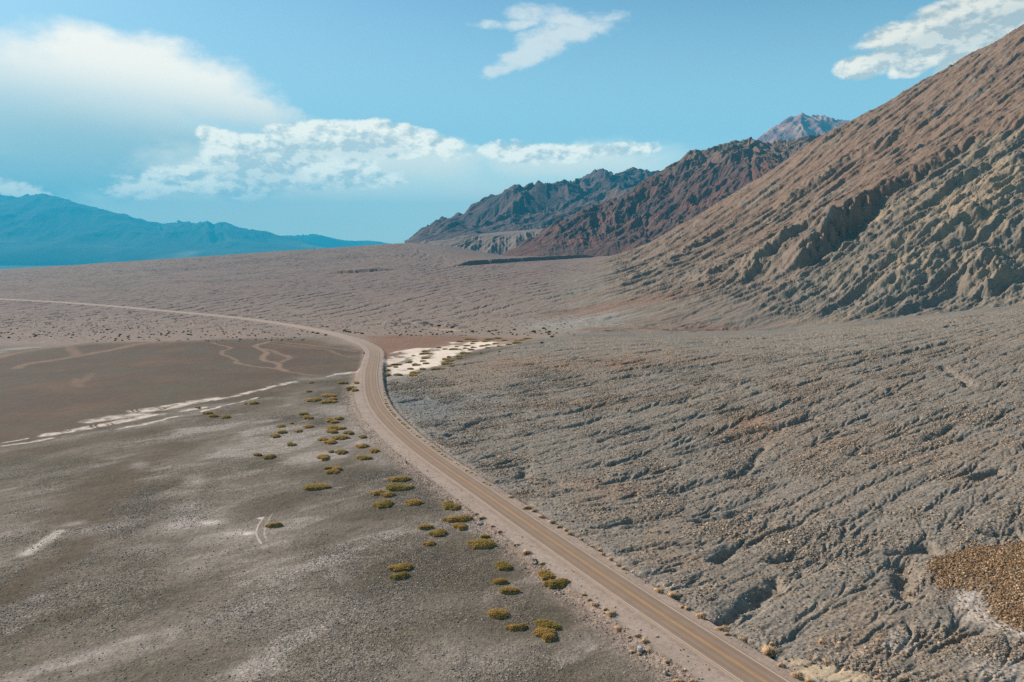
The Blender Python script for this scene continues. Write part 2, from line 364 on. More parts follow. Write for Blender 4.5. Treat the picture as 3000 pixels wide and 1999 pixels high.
def near(pts, maxd, warp=(0, 0)):
    """distance, signed side (+ right of travel) and arc length along a polyline for grid nodes within maxd"""
    pts = np.asarray(pts, float); D = np.full(XX.shape, maxd, f32); S = np.zeros(XX.shape, f32); L = np.zeros(XX.shape, f32)
    PX = XX + warp[0] * w1x + warp[1] * w2x; PY = YY + warp[0] * w1y + warp[1] * w2y
    acc = 0.0
    for (x0, y0), (x1, y1) in zip(pts[:-1], pts[1:]):
        ln = math.hypot(x1 - x0, y1 - y0)
        if ln < 1e-6: continue
        m = maxd + 0.01
        sel = np.nonzero((PX > min(x0, x1) - m) & (PX < max(x0, x1) + m) & (PY > min(y0, y1) - m) & (PY < max(y0, y1) + m))
        if len(sel[0]):
            px = PX[sel] - x0; py = PY[sel] - y0; ux, uy = (x1 - x0) / ln, (y1 - y0) / ln
            t = np.clip(px * ux + py * uy, 0, ln); qx = px - t * ux; qy = py - t * uy; d = np.sqrt(qx * qx + qy * qy)
            b = d < D[sel]; ii = (sel[0][b], sel[1][b])
            D[ii] = d[b]; S[ii] = np.sign(ux * -qy[b] + uy * qx[b]); L[ii] = acc + t[b]
        acc += ln
    return D, S, L
def poly(pts_px, soft=4.0, warp=(0, 0), grow=0.0):
    """soft mask of an area outlined in photo pixels, laid on the land"""
    p = hits(pts_px); m = soft + abs(grow) + 2; Mk = np.zeros(XX.shape, f32)
    PX = XX + warp[0] * w1x + warp[1] * w2x; PY = YY + warp[0] * w1y + warp[1] * w2y
    sel = np.nonzero((PX > p[:, 0].min() - m) & (PX < p[:, 0].max() + m) & (PY > p[:, 1].min() - m) & (PY < p[:, 1].max() + m))
    if not len(sel[0]): return Mk
    x = PX[sel]; y = PY[sel]; ins = np.zeros(len(x), bool); D = np.full(len(x), 1e9)
    for (x0, y0), (x1, y1) in zip(p, np.roll(p, -1, 0)):
        c = ((y0 > y) != (y1 > y))
        if y1 != y0: ins ^= c & (x < (x1 - x0) * (y - y0) / (y1 - y0) + x0)
        ln = math.hypot(x1 - x0, y1 - y0) + 1e-9; ux, uy = (x1 - x0) / ln, (y1 - y0) / ln
        t = np.clip((x - x0) * ux + (y - y0) * uy, 0, ln); D = np.minimum(D, np.hypot(x - x0 - t * ux, y - y0 - t * uy))
    sd = np.where(ins, D, -D) + grow
    Mk[sel] = sst(sd, -soft, soft); return Mk
def blob(px, py, w, h, warp=1.0):
    """soft elliptical patch, its extent given by the photo pixels it covers"""
    c = hit(px, py); l = hit(px - w, py); u = hit(px, py - h); d = hit(px, py + h)
    rx = math.hypot(c[0] - l[0], c[1] - l[1]); ry = math.hypot(u[0] - d[0], u[1] - d[1]) / 2
    rx *= 1.25; ry *= 1.3
    dx = (XX - c[0]) + w1x * rx * warp; dy = (YY - c[1]) + w1y * ry * warp
    th = math.atan2(c[0], c[1]); a = (dx * cos(th) - dy * sin(th)) / rx; b = (dx * sin(th) + dy * cos(th)) / ry
    return np.exp(-(a * a + b * b) * 1.6).astype(f32)
def crop(pts, x0, y0, s): return [(x0 + X / s, y0 + Y / s) for X, Y in pts]

# ---- road centre line
ROADPX = [(2700, 2310), (2480, 2165), (2227, 1999), (2057, 1886), (1908, 1789), (1769, 1695), (1635, 1602), (1523, 1525), (1412, 1446), (1319, 1383), (1276, 1353), (1223, 1314), (1185, 1281), (1138, 1238),
          (1107, 1200), (1094, 1172), (1086, 1141), (1086, 1103), (1093, 1065), (1097, 1040), (1090, 1020), (1066, 1005), (1030, 990), (975, 975.5), (905, 962.5), (831, 949.5), (721, 934), (610, 922), (500, 913.5), (382, 902), (204, 888), (0, 877), (-300, 862), (-700, 848)]
rp = hits(ROADPX)
def smooth_line(p, step=4.0, it=60):
    s = np.concatenate([[0], np.cumsum(np.hypot(*np.diff(p, axis=0).T))]); t = np.arange(0, s[-1], step)
    q = np.stack([np.interp(t, s, p[:, 0]), np.interp(t, s, p[:, 1])], 1)
    for _ in range(it): q[1:-1] = q[1:-1] * .5 + (q[:-2] + q[2:]) * .25
    return q
RC = smooth_line(rp, 4.0, 22)
far_part = RC[:, 1] > 560
q = RC.copy()
for _ in range(300): q[1:-1] = q[1:-1] * .5 + (q[:-2] + q[2:]) * .25
wgt = sst(RC[:, 1], 560, 700)[:, None]; RC = RC * (1 - wgt) + q * wgt
RZ = sample(ZB, RC[:, 0], RC[:, 1]).astype(float)
for _ in range(80): RZ[1:-1] = RZ[1:-1] * .5 + (RZ[:-2] + RZ[2:]) * .25
emb = 0.55 + 1.5 * np.exp(-((RC[:, 1] - 470) / 75.0) ** 2)
RZ = RZ + emb
RS = np.concatenate([[0], np.cumsum(np.hypot(*np.diff(RC, axis=0).T))])
RDst, RSd, RL = near(RC, 40.0)
roadz = np.interp(RL, RS, RZ).astype(f32)
sideR = (RSd < 0)
# travel runs away from the camera; find which sign is the photo's right of the road
tx, ty = RC[41] - RC[40]; SGN = 1.0
RIGHT = RSd * RDst      # + = right of travel

# ---- region masks (world)
px_of = lambda: (1500 + FPX * XX / np.maximum(YY * CP + (CAMH - ZB) * SP, 1))
crest_r = np.interp(A, A, RK[4])[None, :]; dip_r = RK[5][None, :]
rr = R[:, None]
gx0, gy0 = grad(ZB, A, R)
def _box(v, n, it):
    for _ in range(it):
        c = np.cumsum(np.pad(v, ((0, 0), (n + 1, n)), mode='edge').astype(np.float64), axis=1); v = ((c[:, 2 * n + 1:] - c[:, :-2 * n - 1]) / (2 * n + 1)).astype(f32)
        c = np.cumsum(np.pad(v, ((n + 1, n), (0, 0)), mode='edge').astype(np.float64), axis=0); v = ((c[2 * n + 1:] - c[:-2 * n - 1]) / (2 * n + 1)).astype(f32)
    return v
sgx, sgy = _box(gx0, 45, 2), _box(gy0, 45, 2); slope0 = np.sqrt(sgx ** 2 + sgy ** 2)
fan_poly = poly([(2420, 2250), (2290, 2010), (2100, 1875), (1830, 1672), (1640, 1545), (1450, 1405), (1280, 1320), (1180, 1240), (1140, 1180), (1128, 1125), (1200, 1102), (1300, 1080), (1370, 1052), (1500, 1018), (1620, 1000), (1700, 990),
                 (2000, 986), (2279, 980), (2600, 946), (3000, 902), (3500, 850), (3900, 820), (4100, 2300)], 5, (4, 1.5))
behind = sst(rr, crest_r, crest_r + 40)
flank = sst(slope0 + .03 * w1x, 0.10, 0.34) * behind * sst(A[None, :] + .05 * w1x, pix_azel(1380, 735)[0], pix_azel(1760, 735)[0]) * (1 - sst(rr, 2300, 2700))
farfan = behind * (1 - flank) * (1 - sst(rr, 2900, 5000))
strip = behind * (1 - sst(rr, 1000, 1400)) * sst(A[None, :] + .05 * w1x, pix_azel(1450, 735)[0], pix_azel(1780, 735)[0])
brown = poly([(-900, 1150), (-200, 1060), (0, 1040), (120, 1022), (250, 1010), (470, 1003), (650, 995), (860, 992), (960, 1000), (1020, 1013), (1058, 1038), (1064, 1065), (1056, 1088), (1000, 1097), (930, 1110), (880, 1125),
              (800, 1150), (600, 1192), (400, 1235), (250, 1258), (0, 1300), (-300, 1340), (-900, 1420)], 20, (26, 6))
rust = poly([(1080, 985), (1200, 983), (1330, 984), (1480, 990), (1590, 992), (1440, 1002), (1300, 1012), (1215, 1026), (1150, 1052), (1128, 1064), (1118, 1035), (1098, 1008)], 7, (6, 2))
salt = poly([(1126, 1064), (1150, 1048), (1195, 1040), (1185, 1032), (1150, 1036), (1180, 1026), (1215, 1020), (1280, 1020), (1320, 1012), (1310, 1001), (1360, 1003), (1440, 999), (1450, 1005), (1530, 1004), (1480, 1010), (1430, 1018), (1380, 1030), (1330, 1036),
             (1300, 1050), (1300, 1070), (1240, 1082), (1200, 1094), (1150, 1103), (1135, 1098), (1132, 1080)], 2.5, (8, 6))
salt_o = salt; salt = salt * (1 - .85 * sst(fbm(XX * .6, YY * .35, 10, 3, 95) + .25 * fbm(XX, YY, 40, 2, 96), .08, .28))
orange = poly(crop([(2200, 300), (1568, 340), (1200, 380), (800, 430), (500, 560), (440, 650), (600, 800), (640, 880), (900, 870), (1100, 920), (1180, 1060), (1280, 1100), (1250, 1200), (1400, 1300), (1568, 1340), (2200, 1500)], 2600, 1500, 3.92), 1.2, (1.5, 1.5))
white_r = poly(crop([(780, 900), (1150, 900), (1200, 1060), (1150, 1200), (1300, 1290), (1568, 1360), (2200, 1500), (2200, 1600), (1568, 1440), (1200, 1330), (950, 1200), (830, 1080)], 2600, 1500, 3.92), 2.0, (1.5, 1.5))

salt_lines = []
C5 = lambda pts: crop(pts, 0, 1080, 2.614)
for pts, w in [([(-200, 610), (0, 570), (90, 555), (200, 535)], .9), ([(60, 585), (250, 560), (420, 530)], 1.3), ([(370, 505), (500, 485), (640, 460), (800, 430), (950, 400), (1100, 370), (1270, 345)], 2.8),
               ([(700, 400), (850, 380), (1000, 355), (1090, 348)], 4.2), ([(1085, 322), (1150, 315), (1270, 303)], 5.0), ([(1260, 290), (1400, 264)], 1.5), ([(1350, 292), (1500, 258), (1650, 226)], 2.8), ([(1650, 240), (1840, 202)], 1.7),
               ([(1880, 190), (2000, 165), (2100, 135), (2250, 103)], 2.0), ([(900, 460), (1100, 425), (1250, 390), (1400, 355)], 1.3), ([(1380, 328), (1500, 310), (1600, 292)], 1.3), ([(1530, 330), (1700, 290), (1900, 240), (2000, 215)], 1.1),
               ([(1440, 252), (1560, 236)], .8)]:
    salt_lines.append((C5(pts), w))
salt_lines.append(([(993, 1096), (1020, 1094), (1046, 1090)], 3.0))
salt_lines.append(([(960, 1103), (985, 1097)], 1.2))
saltl = np.zeros(XX.shape, f32)
for pts, w in salt_lines:
    d, _, _ = near(smooth_line(hits(pts), 3.0, 6), 14.0, (1.4, 2.6)); saltl = np.maximum(saltl, 1 - sst(d, w * .5, w * 1.5))
ring = []
for (cx, cy, rx, ry) in [(438, 1201, 44, 10), (300, 1247, 26, 10), (185, 1252, 22, 12)]:
    d, _, _ = near(hits([(cx + rx * cos(t), cy + ry * sin(t)) for t in np.linspace(pi * .3, pi * 1.9, 24)]), 6.0, (0, .5)); ring.append(1 - sst(np.abs(d - .9), .3, .8))
ring = np.maximum.reduce(ring)
C6 = lambda pts: crop(pts, 500, 850, 3.62)
C0 = lambda pts: crop(pts, 0, 830, 3.92)
tan_l = np.zeros(XX.shape, f32)
for pts, w, s in [(C6([(1040, 545), (1010, 560), (930, 575), (870, 600), (960, 630), (1050, 670), (970, 720), (970, 745), (1040, 765), (1150, 775), (1190, 795), (1130, 830), (1230, 860)]), 3.0, 1.), (C6([(980, 625), (1100, 640), (1150, 680), (1280, 715), (1190, 755), (1150, 775)]), 3.0, .8),
                  (C6([(460, 560), (500, 575), (650, 615), (550, 655), (560, 690), (660, 710), (700, 745), (680, 780), (850, 805), (1100, 830), (1250, 870), (1400, 890), (1580, 915)]), 2.2, .8), (C6([(1080, 545), (1350, 570), (1600, 600), (1800, 625), (1960, 660)]), 2.6, .7),
                  (C6([(1060, 565), (1400, 605), (1650, 630), (1780, 690), (1940, 720)]), 2.2, .55), (C0([(-300, 900), (0, 855), (120, 815), (350, 775), (600, 740), (800, 700)]), 6.0, .7), (C0([(190, 975), (300, 925), (500, 900), (870, 845), (1150, 790), (1400, 745), (1500, 710), (1750, 680)]), 5.0, .7),
                  (C0([(780, 700), (840, 760), (900, 800), (870, 840)]), 5.0, .6), ([(215, 1130), (250, 1115), (265, 1095)], 3.0, .35), ([(220, 1110), (235, 1135)], 3.0, .35)]:
    d, _, _ = near(smooth_line(hits(pts), 4.0, 3), 30.0, (3.0, 2.0)); tan_l = np.maximum(tan_l, (1 - sst(d, w * .25, w * 1.1)) * s * .85)
C6b = lambda pts: crop(pts, 0, 1300, 2.243)
damp = np.zeros(XX.shape, f32)
for pts, w, s in [(C6b([(1150, 20), (950, 100), (720, 230), (600, 380), (520, 500)]), 9.0, .9), (C6b([(700, 505), (560, 515), (470, 520)]), 2.2, .9), (C6b([(560, 610), (480, 720), (280, 800), (100, 960), (-60, 1050)]), 4.0, .9),
                  (C6b([(900, 200), (700, 280)]), 6.0, .7), ([(0, 1340), (200, 1305), (420, 1265), (640, 1215), (800, 1180)], 7.0, .8), ([(1900 / 2.614, 1080 + 215 / 2.614), (850, 1145), (930, 1118)], 5.0, .5)]:
    d, _, _ = near(smooth_line(hits(pts), 3.0, 3), 30.0, (3.0, 2.0)); damp = np.maximum(damp, (1 - sst(d, w * .3, w * 1.7)) * s)
pale = np.zeros(XX.shape, f32)
for X, Y, w, h, s in [(1400, 515, 130, 26, .9), (1640, 585, 70, 14, 1.2), (1220, 430, 120, 50, .5), (1000, 690, 280, 30, .35), (1450, 600, 200, 16, .4), (870, 1280, 130, 18, .6), (620, 1370, 190, 34, .4), (430, 1440, 110, 18, .6), (1140, 1230, 100, 40, .4),
                      (640, 560, 240, 40, .35), (1280, 520, 270, 75, .62), (1560, 585, 120, 22, .8), (480, 525, 80, 14, .5), (1290, 250, 70, 30, .5), (930, 150, 60, 22, .4), (1740, 1440, 200, 50, .35), (2180, 880, 90, 50, .35), (1300, 820, 120, 40, .3), (250, 1000, 60, 20, .3), (1715, 490, 22, 6, 1.4)]:
    pale = np.maximum(pale, blob(X / 2.243, 1300 + Y / 2.243, w / 2.243, h / 2.243) * s)
d, _, _ = near(smooth_line(hits(C6b([(170, 720), (300, 640), (400, 570)])), 3, 3), 10, (1, .5)); pale = np.maximum(pale, (1 - sst(d, .5, 3.0)) * .8)
for px, py, w, h, s in [(1010, 1200, 60, 12, .55), (1040, 1250, 60, 30, .4), (1130, 1340, 60, 24, .35), (700, 1560, 120, 30, .3), (1300, 1900, 300, 80, .25), (900, 1800, 300, 70, .25)]:
    pale = np.maximum(pale, blob(px, py, w, h) * s)
track = np.zeros(XX.shape, f32)
for pts, s in [(C6b([(1735, 475), (1700, 530), (1682, 580), (1690, 620), (1720, 660)]), 1.0), (C6b([(1790, 460), (1750, 530), (1735, 580), (1740, 610), (1760, 640)]), .55)]:
    d, _, _ = near(smooth_line(hits(pts), 1.0, 4), 2.0); track = np.maximum(track, (1 - sst(d, .10, .26)) * s)

# ---- relief on the gravel fan
fan_w = fan_poly * (1 - sst(rr, crest_r + 20, crest_r + 80))
sel_rows = R < 1300
jitx = sgx + 0.016 * w1x.astype(f32); jity = sgy + 0.016 * w1y.astype(f32) + (.05 * sst(XX, 10, 110) * (1 - sst(YY, 330, 520))).astype(f32)
i1 = int(np.searchsorted(R, 760)); sl = slice(0, i1)
def er(lam, octv, seed, gain, strength, rows, gx=None, gy=None, k=1.0):
    o = np.zeros(XX.shape, f32); o[rows] = erode(XX[rows], YY[rows], (jitx if gx is None else gx)[rows], (jity if gy is None else gy)[rows], lam, octv, seed, gain, strength, k); return o
nz_a = fbm(XX, YY, 70, 3, 97)
e_fan = er(38.0, 5, 101, 0.66, .8, sl, k=2.0)
e_fine = er(9.0, 3, 131, 0.6, .8, sl, k=2.0)
rough = fbm(XX, YY, 2.6, 3, 51, .7); mid = fbm(XX, YY, 14, 4, 61, .6); clump = fbm(XX, YY, 34, 3, 71)
cut = ridged(XX + 6 * w1x, YY + 6 * w1y, 60, 3, 81)
relief = np.interp(RK[4], [300, 520], [1, 1])[None, :]
e_med = er(24.0, 4, 151, 0.64, .8, sl, k=2.4)
bank_ = lambda e, a, b: -sst(-e, a, b)
fan_h = fan_w * (0.75 * e_fan + (.4 + 1.1 * sst(clump + nz_a, -.3, .4)) * bank_(e_fan, .12, .32) + 0.35 * e_med + .6 * bank_(e_med, .15, .35) + 0.28 * e_fine + 0.20 * rough + 0.35 * mid) * (0.75 + 0.35 * sst(XX, 40, 220))
calm = np.clip(np.maximum.reduce([orange, white_r, blob(2440, 1975, 170, 30), blob(2330, 1935, 60, 18)]), 0, 1)
fan_h = .76 * fan_h * (1 - .72 * calm)
# ---- deeper wash banks on the fan, traced
washes = [([(2120, 1816), (2210, 1770), (2250, 1735), (2290, 1700)], 1.6), ([(2100, 1640), (2150, 1612)], 1.4), ([(2640, 1640), (2648, 1680), (2655, 1740)], 1.8), ([(2690, 1595), (2715, 1608)], 2.2),
          ([(2250, 1640), (2450, 1625), (2650, 1600), (2720, 1590)], 1.4), ([(2770, 1075), (2830, 1130)], 2.4), ([(1536, 1396), (1556, 1365)], 1.2), ([(2880, 1400), (2905, 1380), (2960, 1370)], 2.0), ([(1180, 1178), (1225, 1168), (1255, 1165)], 1.6),
          ([(1560, 1160), (1700, 1130), (1860, 1100), (2000, 1090)], 1.5), ([(1300, 1280), (1420, 1235), (1560, 1205)], 1.0), ([(2050, 1530), (2260, 1480)], 1.2), ([(2900, 1560), (3000, 1540)], 1.6), ([(2500, 1330), (2680, 1300), (2800, 1240)], 1.4), ([(2160, 1400), (2230, 1300)], 1.2),
          ([(1950, 1330), (2150, 1280), (2400, 1220)], 1.2), ([(1750, 1290), (1950, 1240), (2200, 1190)], 1.1)]
for pts, dep in washes:
    d, s, _ = near(smooth_line(hits(pts), 2.0, 2), 16.0, (6, 2.5)); t = s * d
    fan_h -= (dep * .95 * (.5 + 1.2 * sst(mid, -.4, .4)) * np.exp(-(d / 1.7) ** 2) * (1 - sst(rr, crest_r, crest_r + 20))).astype(f32)

# ---- mountain flank
i0 = int(np.searchsorted(R, 480)); i2 = int(np.searchsorted(R, 2300)); fl = slice(i0, i2)
gfx = sgx + 0.04 * w1x.astype(f32); gfy = sgy + 0.04 * w1y.astype(f32)
e1 = er(240.0, 5, 201, 0.58, .9, fl, gfx, gfy, 2.0)
e2 = er(70.0, 4, 231, 0.62, .8, fl, gfx, gfy, 2.4)
e3 = er(26.0, 3, 236, 0.62, .8, fl, gfx, gfy, 2.4)
out = ridged(XX + 10 * w1x, YY + 10 * w1y, 34, 4, 241, .6)
outm = sst(fbm(XX, YY, 110, 3, 251), -0.05, 0.35)
# the lower right half of the flank is rougher, paler rock below the long scarp
scarp_px = [(2350, 800), (2400, 742), (2470, 690), (2520, 640), (2600, 580), (2700, 520), (2790, 455), (2900, 395), (3000, 372), (3200, 330)]
sd, ss_, sL = near(hits(scarp_px), 420.0, (10, 3))
low_side = np.where(ss_ > 0, 1.0, 0.0)
sT = sL / max(sL.max(), 1)
ramp = np.where(ss_ > 0, 0.0, 1 - sst(sd, 0, 90))                     # block behind the scarp stands proud
amp = np.interp(sT, [0, .06, .2, .45, .7, 1], [0, 18, 34, 15, 8, 3]); amp = amp * (0.85 + 0.3 * pn(sL / 18.0, sL * 0, 5))
sgn_d = np.where(ss_ > 0, sd, -sd) + 5 * w2x * 1.5
scarp_h = amp * (np.where(sgn_d < 0, 1 - sst(-sgn_d, 14, 110), 0) * sst(-sgn_d, -2, 16) - 0.35 * (1 - sst(np.abs(sgn_d - 8), 0, 26))) * (sd < 400)
more = np.zeros(XX.shape, f32)
for pts, a_ in [([(2160, 840), (2260, 780), (2330, 745), (2400, 690)], 13), ([(2080, 820), (2130, 790), (2200, 760)], 9), ([(1950, 790), (2020, 740), (2100, 690), (2180, 640)], 9), ([(2270, 640), (2370, 560), (2450, 520)], 8),
                ([(2330, 480), (2440, 400), (2600, 310)], 7), ([(2600, 870), (2700, 830), (2800, 780)], 8), ([(2900, 870), (2960, 800), (3000, 770)], 15), ([(1800, 850), (1900, 800), (1960, 770)], 5), ([(2480, 850), (2560, 800), (2640, 770)], 6),
                ([(2650, 640), (2760, 570), (2900, 500)], 6), ([(2300, 620), (2480, 480), (2640, 400), (2800, 290)], 7), ([(2720, 720), (2860, 650), (3000, 560)], 7)]:
    d, s, L_ = near(hits(pts), 60.0, (8, 2.5)); T = L_ / max(L_.max(), 1)
    g_ = np.where(s > 0, -d, d) + 3 * w2x; more += a_ * 1.0 * np.clip(np.sin(np.clip(T, 0, 1) * pi), 0, 1) ** .6 * sst(g_, -5, 8) * (1 - sst(g_, 10, 52)) * (0.8 + 0.6 * w2x) * (d < 59)
fxx = (0.9 * XX + 0.42 * YY); fyy = (-0.42 * XX + 0.9 * YY)
stx = ridged(fxx * .11 + 6 * w1x, fyy + 10 * w1y, 30, 4, 271, .6) * 1.9 + ridged(fxx * .10, fyy + 4 * w1y, 11, 4, 281, .65) * 1.0 - 1.1
rocky = 0.35 + 0.65 * (sst(np.where(ss_ > 0, sd, -sd) + 10 * w2x, -4, 10) * (1 - sst(sd, 180, 400)) * (ss_ != 0))
flank_h = flank * (3.6 * e1 + 1.7 * e2 + 1.3 * e3 + (out - .35) * 7.0 * outm * (0.3 + .5 * rocky) + scarp_h + more + 1.2 * mid + 1.8 * rocky * fbm(fxx * .5, fyy, 22, 4, 261, .65) + (3.1 + 1.5 * rocky) * stx + (.5 + 1.0 * rocky) * fbm(fxx * .6, fyy, 8, 4, 262, .7) * 2.0 + .35 * rough) * sst(flank, 0.0, 0.9)

# ---- far fan, wash bank, mud mounds
i3 = int(np.searchsorted(R, 3000)); ff = slice(i0, i3)
e_ff = er(62.0, 4, 301, 0.66, .8, ff, k=2.4)
far_h = farfan * (1.1 * e_ff - 1.1 * sst(-e_ff, .12, .4) + 0.5 * mid + 0.2 * rough + .35 * fbm(XX, YY, 6, 2, 91)) * sst(rr, 620, 1000) * (1 + 0.8 * sst(rr, 1400, 2400))
d, s, L_ = near(hits([(1317, 782), (1420, 774), (1560, 765), (1693, 757)]), 120.0, (6, 0))
far_h += farfan * np.where(s > 0, 0, 1) * 8.0 * (1 - sst(d, 5, 110)) * sst(L_, 0, 60)
d, s, L_ = near(hits([(940, 804), (1020, 801), (1090, 796)]), 60.0, (6, 0))
far_h += farfan * np.where(s > 0, 0, 1) * 5.0 * (1 - sst(d, 5, 55)) * sst(L_, 0, 40)
for X, Y, w, h_ in [(90, 55, 14, 2.0), (430, 45, 14, 3.4), (530, 68, 12, 3.0), (940, 102, 11, 2.6), (310, 72, 8, 1.8), (1080, 118, 8, 1.6)]:
    c = hit(1120 + X / 4.706, 935 + Y / 4.706); q_ = np.hypot(XX - c[0] + 3 * w2x, (YY - c[1]) + 3 * w2y) / w
    far_h += (h_ * (1 - sst(q_, 0.2, 1.0))).astype(f32)

far_h += strip * (1 - flank) * (2.2 * e1 + 1.6 * e2 + .8 * stx)
# ---- flat ground
playa = (1 - fan_w) * (1 - behind * (1 - brown)) * (1 - sst(rr, 900, 1200))
pl_h = playa * (0.16 * rough * (1 - .7 * brown) + 0.18 * mid + 0.10 * fbm(XX, YY, 5.5, 3, 77, .6))
bb = poly(C6b([(520, 960), (540, 1080), (600, 1120), (860, 1135), (1000, 1110), (1100, 1000), (900, 900), (700, 880)]), 3, (2, 1.5))
pl_h += 0.25 * bb
ZF = (ZB + fan_h + flank_h + far_h + pl_h).astype(f32)
ZF = ZF - 0.10 * saltl * playa
# road bed: flat to the edge of the shoulders, then down the bank to the natural ground
lw = np.where(RIGHT > 0, 6.3, 9.2) ; lw = np.where((YY > 430) & (RIGHT < 0), 6.6, lw)
bank = np.where(RIGHT > 0, 3.2, 2.6) + 0.0 * YY
t_ = sst(RDst + .35 * w2x, lw, lw + bank)
inside = RDst < 39
zroad = roadz - 0.10 + 0.02 * rough
ZF = np.where(inside, zroad * (1 - t_) + ZF * t_, ZF)
ditch = 1.5 * np.exp(-((RDst + .5 * w2x - lw - bank * .6) / .9) ** 2) * (RIGHT > 0) * inside * (YY < 460)
ZF = (ZF - 0.45 * ditch).astype(f32)

# ---- colours of the land (albedo)
_lin0 = lin
def lin(r, g, b): return _lin0(r, g, b) * np.array([1.11, .985, .875], f32) * 0.80
c_gray = lin(118, 114, 110); c_fan = lin(135, 130, 123); c_fanb = lin(145, 131, 117); c_fanblue = lin(136, 134, 131)
c_playa = lin(128, 119, 109); c_playd = lin(97, 89, 76); c_pale = lin(178, 170, 165); c_brown = lin(98, 83, 72); c_brown2 = lin(111, 91, 76)
c_rust = lin(134, 100, 80); c_salt = lin(226, 214, 204); c_tan = lin(158, 130, 112); c_damp = lin(96, 82, 66)
c_far = lin(130, 117, 114); c_farp = lin(138, 120, 112); c_scrub = lin(146, 132, 124); c_sh = lin(160, 144, 134); c_shl = lin(176, 160, 150)
c_fl1 = lin(136, 115, 101); c_fl2 = lin(128, 121, 112); c_fl3 = lin(156, 142, 123); c_fl4 = lin(126, 99, 86); c_flp = lin(158, 146, 130)
c_or = lin(124, 100, 76); c_sand = lin(198, 180, 154); c_valley = lin(90, 86, 80)
def mixc(C, col, w): w = np.clip(w, 0, 1)[..., None].astype(f32); return C * (1 - w) + col * w
COL = np.zeros(XX.shape + (3,), f32); COL[:] = c_playa; st1_ = fbm(fxx * .18 + 5 * w1x, fyy + 14 * w1y, 40, 5, 451, .6)
nz1 = fbm(XX, YY, 45, 5, 401); nz2 = fbm(XX + 40, YY, 16, 4, 411); nz3 = fbm(XX, YY + 90, 120, 4, 421); nst = fbm((.8 * XX + .6 * YY) * .28, -.6 * XX + .8 * YY, 10, 5, 431, .6); nsl = fbm((.6 * XX + .8 * YY) * .4 + 6 * w1y, -.8 * XX + .6 * YY + 6 * w1x, 30, 5, 436, .6)
COL = mixc(COL, c_playd, sst(nsl + .4 * nz1 + .3 * nst + .5 * nz3, -0.1, 0.3) * .85)
COL = mixc(COL, c_pale, sst(-nsl - .3 * nz1 + .7 * nst, 0.04, 0.42) * .65)
COL = mixc(COL, lin(112, 100, 80), sst(fbm(XX, YY, 38, 4, 498), .1, .45) * .45)
COL = mixc(COL, c_damp, damp * .8)
COL = mixc(COL, c_pale, pale * 1.35); COL = mixc(COL, c_salt, sst(pale + .25 * nz2, .55, 1.15) * .75)
COL = mixc(COL, c_salt, track * .7)
# far fan and scrub plain
cf_ = mixc(np.broadcast_to(c_far, COL.shape), c_farp, sst(nz3 + .4 * nz2, -.1, .5) * .7); cf_ = mixc(cf_, lin(118, 112, 112), sst(e_ff + .5 * nst, .2, 1.0) * .45)
cf_ = mixc(cf_, c_scrub, (1 - sst(rr, 760, 1300)) * .8)
cf_ = mixc(cf_, c_fan, strip); cf_ = mixc(cf_, c_fl1, strip * sst(st1_, -.1, .4) * .8)
COL = mixc(COL, c_far, behind); COL = COL * (1 - behind[..., None]) + cf_ * behind[..., None]
edge_b = sst(YY, 520, 640) * (XX < 60)
# brown mud
cb = mixc(np.broadcast_to(c_brown, COL.shape), c_brown2, sst(nz1 + .4 * nz3, -.2, .5)); cb = mixc(cb, c_playd, sst(fbm(XX, YY, 50, 5, 441), -.05, .3) * .8)
COL = mixc(COL, 0, 0); COL = COL * (1 - brown[..., None]) + cb * brown[..., None]
COL = mixc(COL, c_tan, tan_l * .8 * np.maximum(brown, .5))
COL = mixc(COL, c_rust, rust * (.75 + .4 * nz2))
COL = mixc(COL, lin(104, 80, 62), np.clip(ring, 0, 1) * .8)
COL = mixc(COL, lin(212, 202, 192), saltl * np.clip(.85 + 1.6 * fbm(XX, YY, 5, 3, 491) - ring, 0, 1))
# gravel fan
hi = e_fan * .5 + rough * .3 + .5 * nz2
cg = mixc(np.broadcast_to(c_fan, COL.shape), c_fanb, sst(nz3 + .5 * nz2 + .25 * e_fine, -.05, .5) * .85)
cg = mixc(cg, c_fanblue, sst(-hi - .3 * nz3, .0, .7) * .7)
cg = mixc(cg, c_fanblue, (1 - sst(RDst + 6 * nz2, 6, 26)) * (RIGHT > 0) * .6)
bluef = blob(1250, 1180, 150, 40) ; cg = mixc(cg, lin(122, 128, 132), bluef * .8)
for px, py, w, h, s in [(2200, 1240, 90, 40, .8), (1680, 1180, 160, 14, .5), (1850, 1060, 260, 14, .7), (1780, 1440, 120, 30, .5), (2400, 1300, 120, 40, .3), (1500, 1060, 80, 16, .5), (2560, 1790, 90, 60, .3)]:
    cg = mixc(cg, lin(150, 118, 92), blob(px, py, w, h) * s * (.6 + .8 * sst(nz2, -.2, .4)))
COL = COL * (1 - fan_w[..., None]) + cg * fan_w[..., None]
sandp = np.maximum.reduce([blob(2440, 1975, 150, 26), blob(2330, 1935, 50, 16) * .8, blob(1560, 1478, 40, 8) * .6, blob(2560, 1990, 90, 20) * .6])
COL = mixc(COL, c_sand, sst(sandp + .25 * nz2, .25, .8) * .9)
COL = mixc(COL, lin(168, 164, 160), sst(np.maximum.reduce([blob(2640, 1870, 50, 40), blob(2950, 1960, 120, 50), blob(1800, 1680, 120, 30) * .8, blob(2000, 1720, 80, 20) * .6]) + .3 * nz2, .2, .9) * .6)
gapm = sst(rr, crest_r - 90, crest_r - 40) * (1 - behind) * sst(A[None, :], pix_azel(1500, 735)[0], pix_azel(1620, 735)[0]) * (1 - fan_w); COL = mixc(COL, c_fan, gapm)
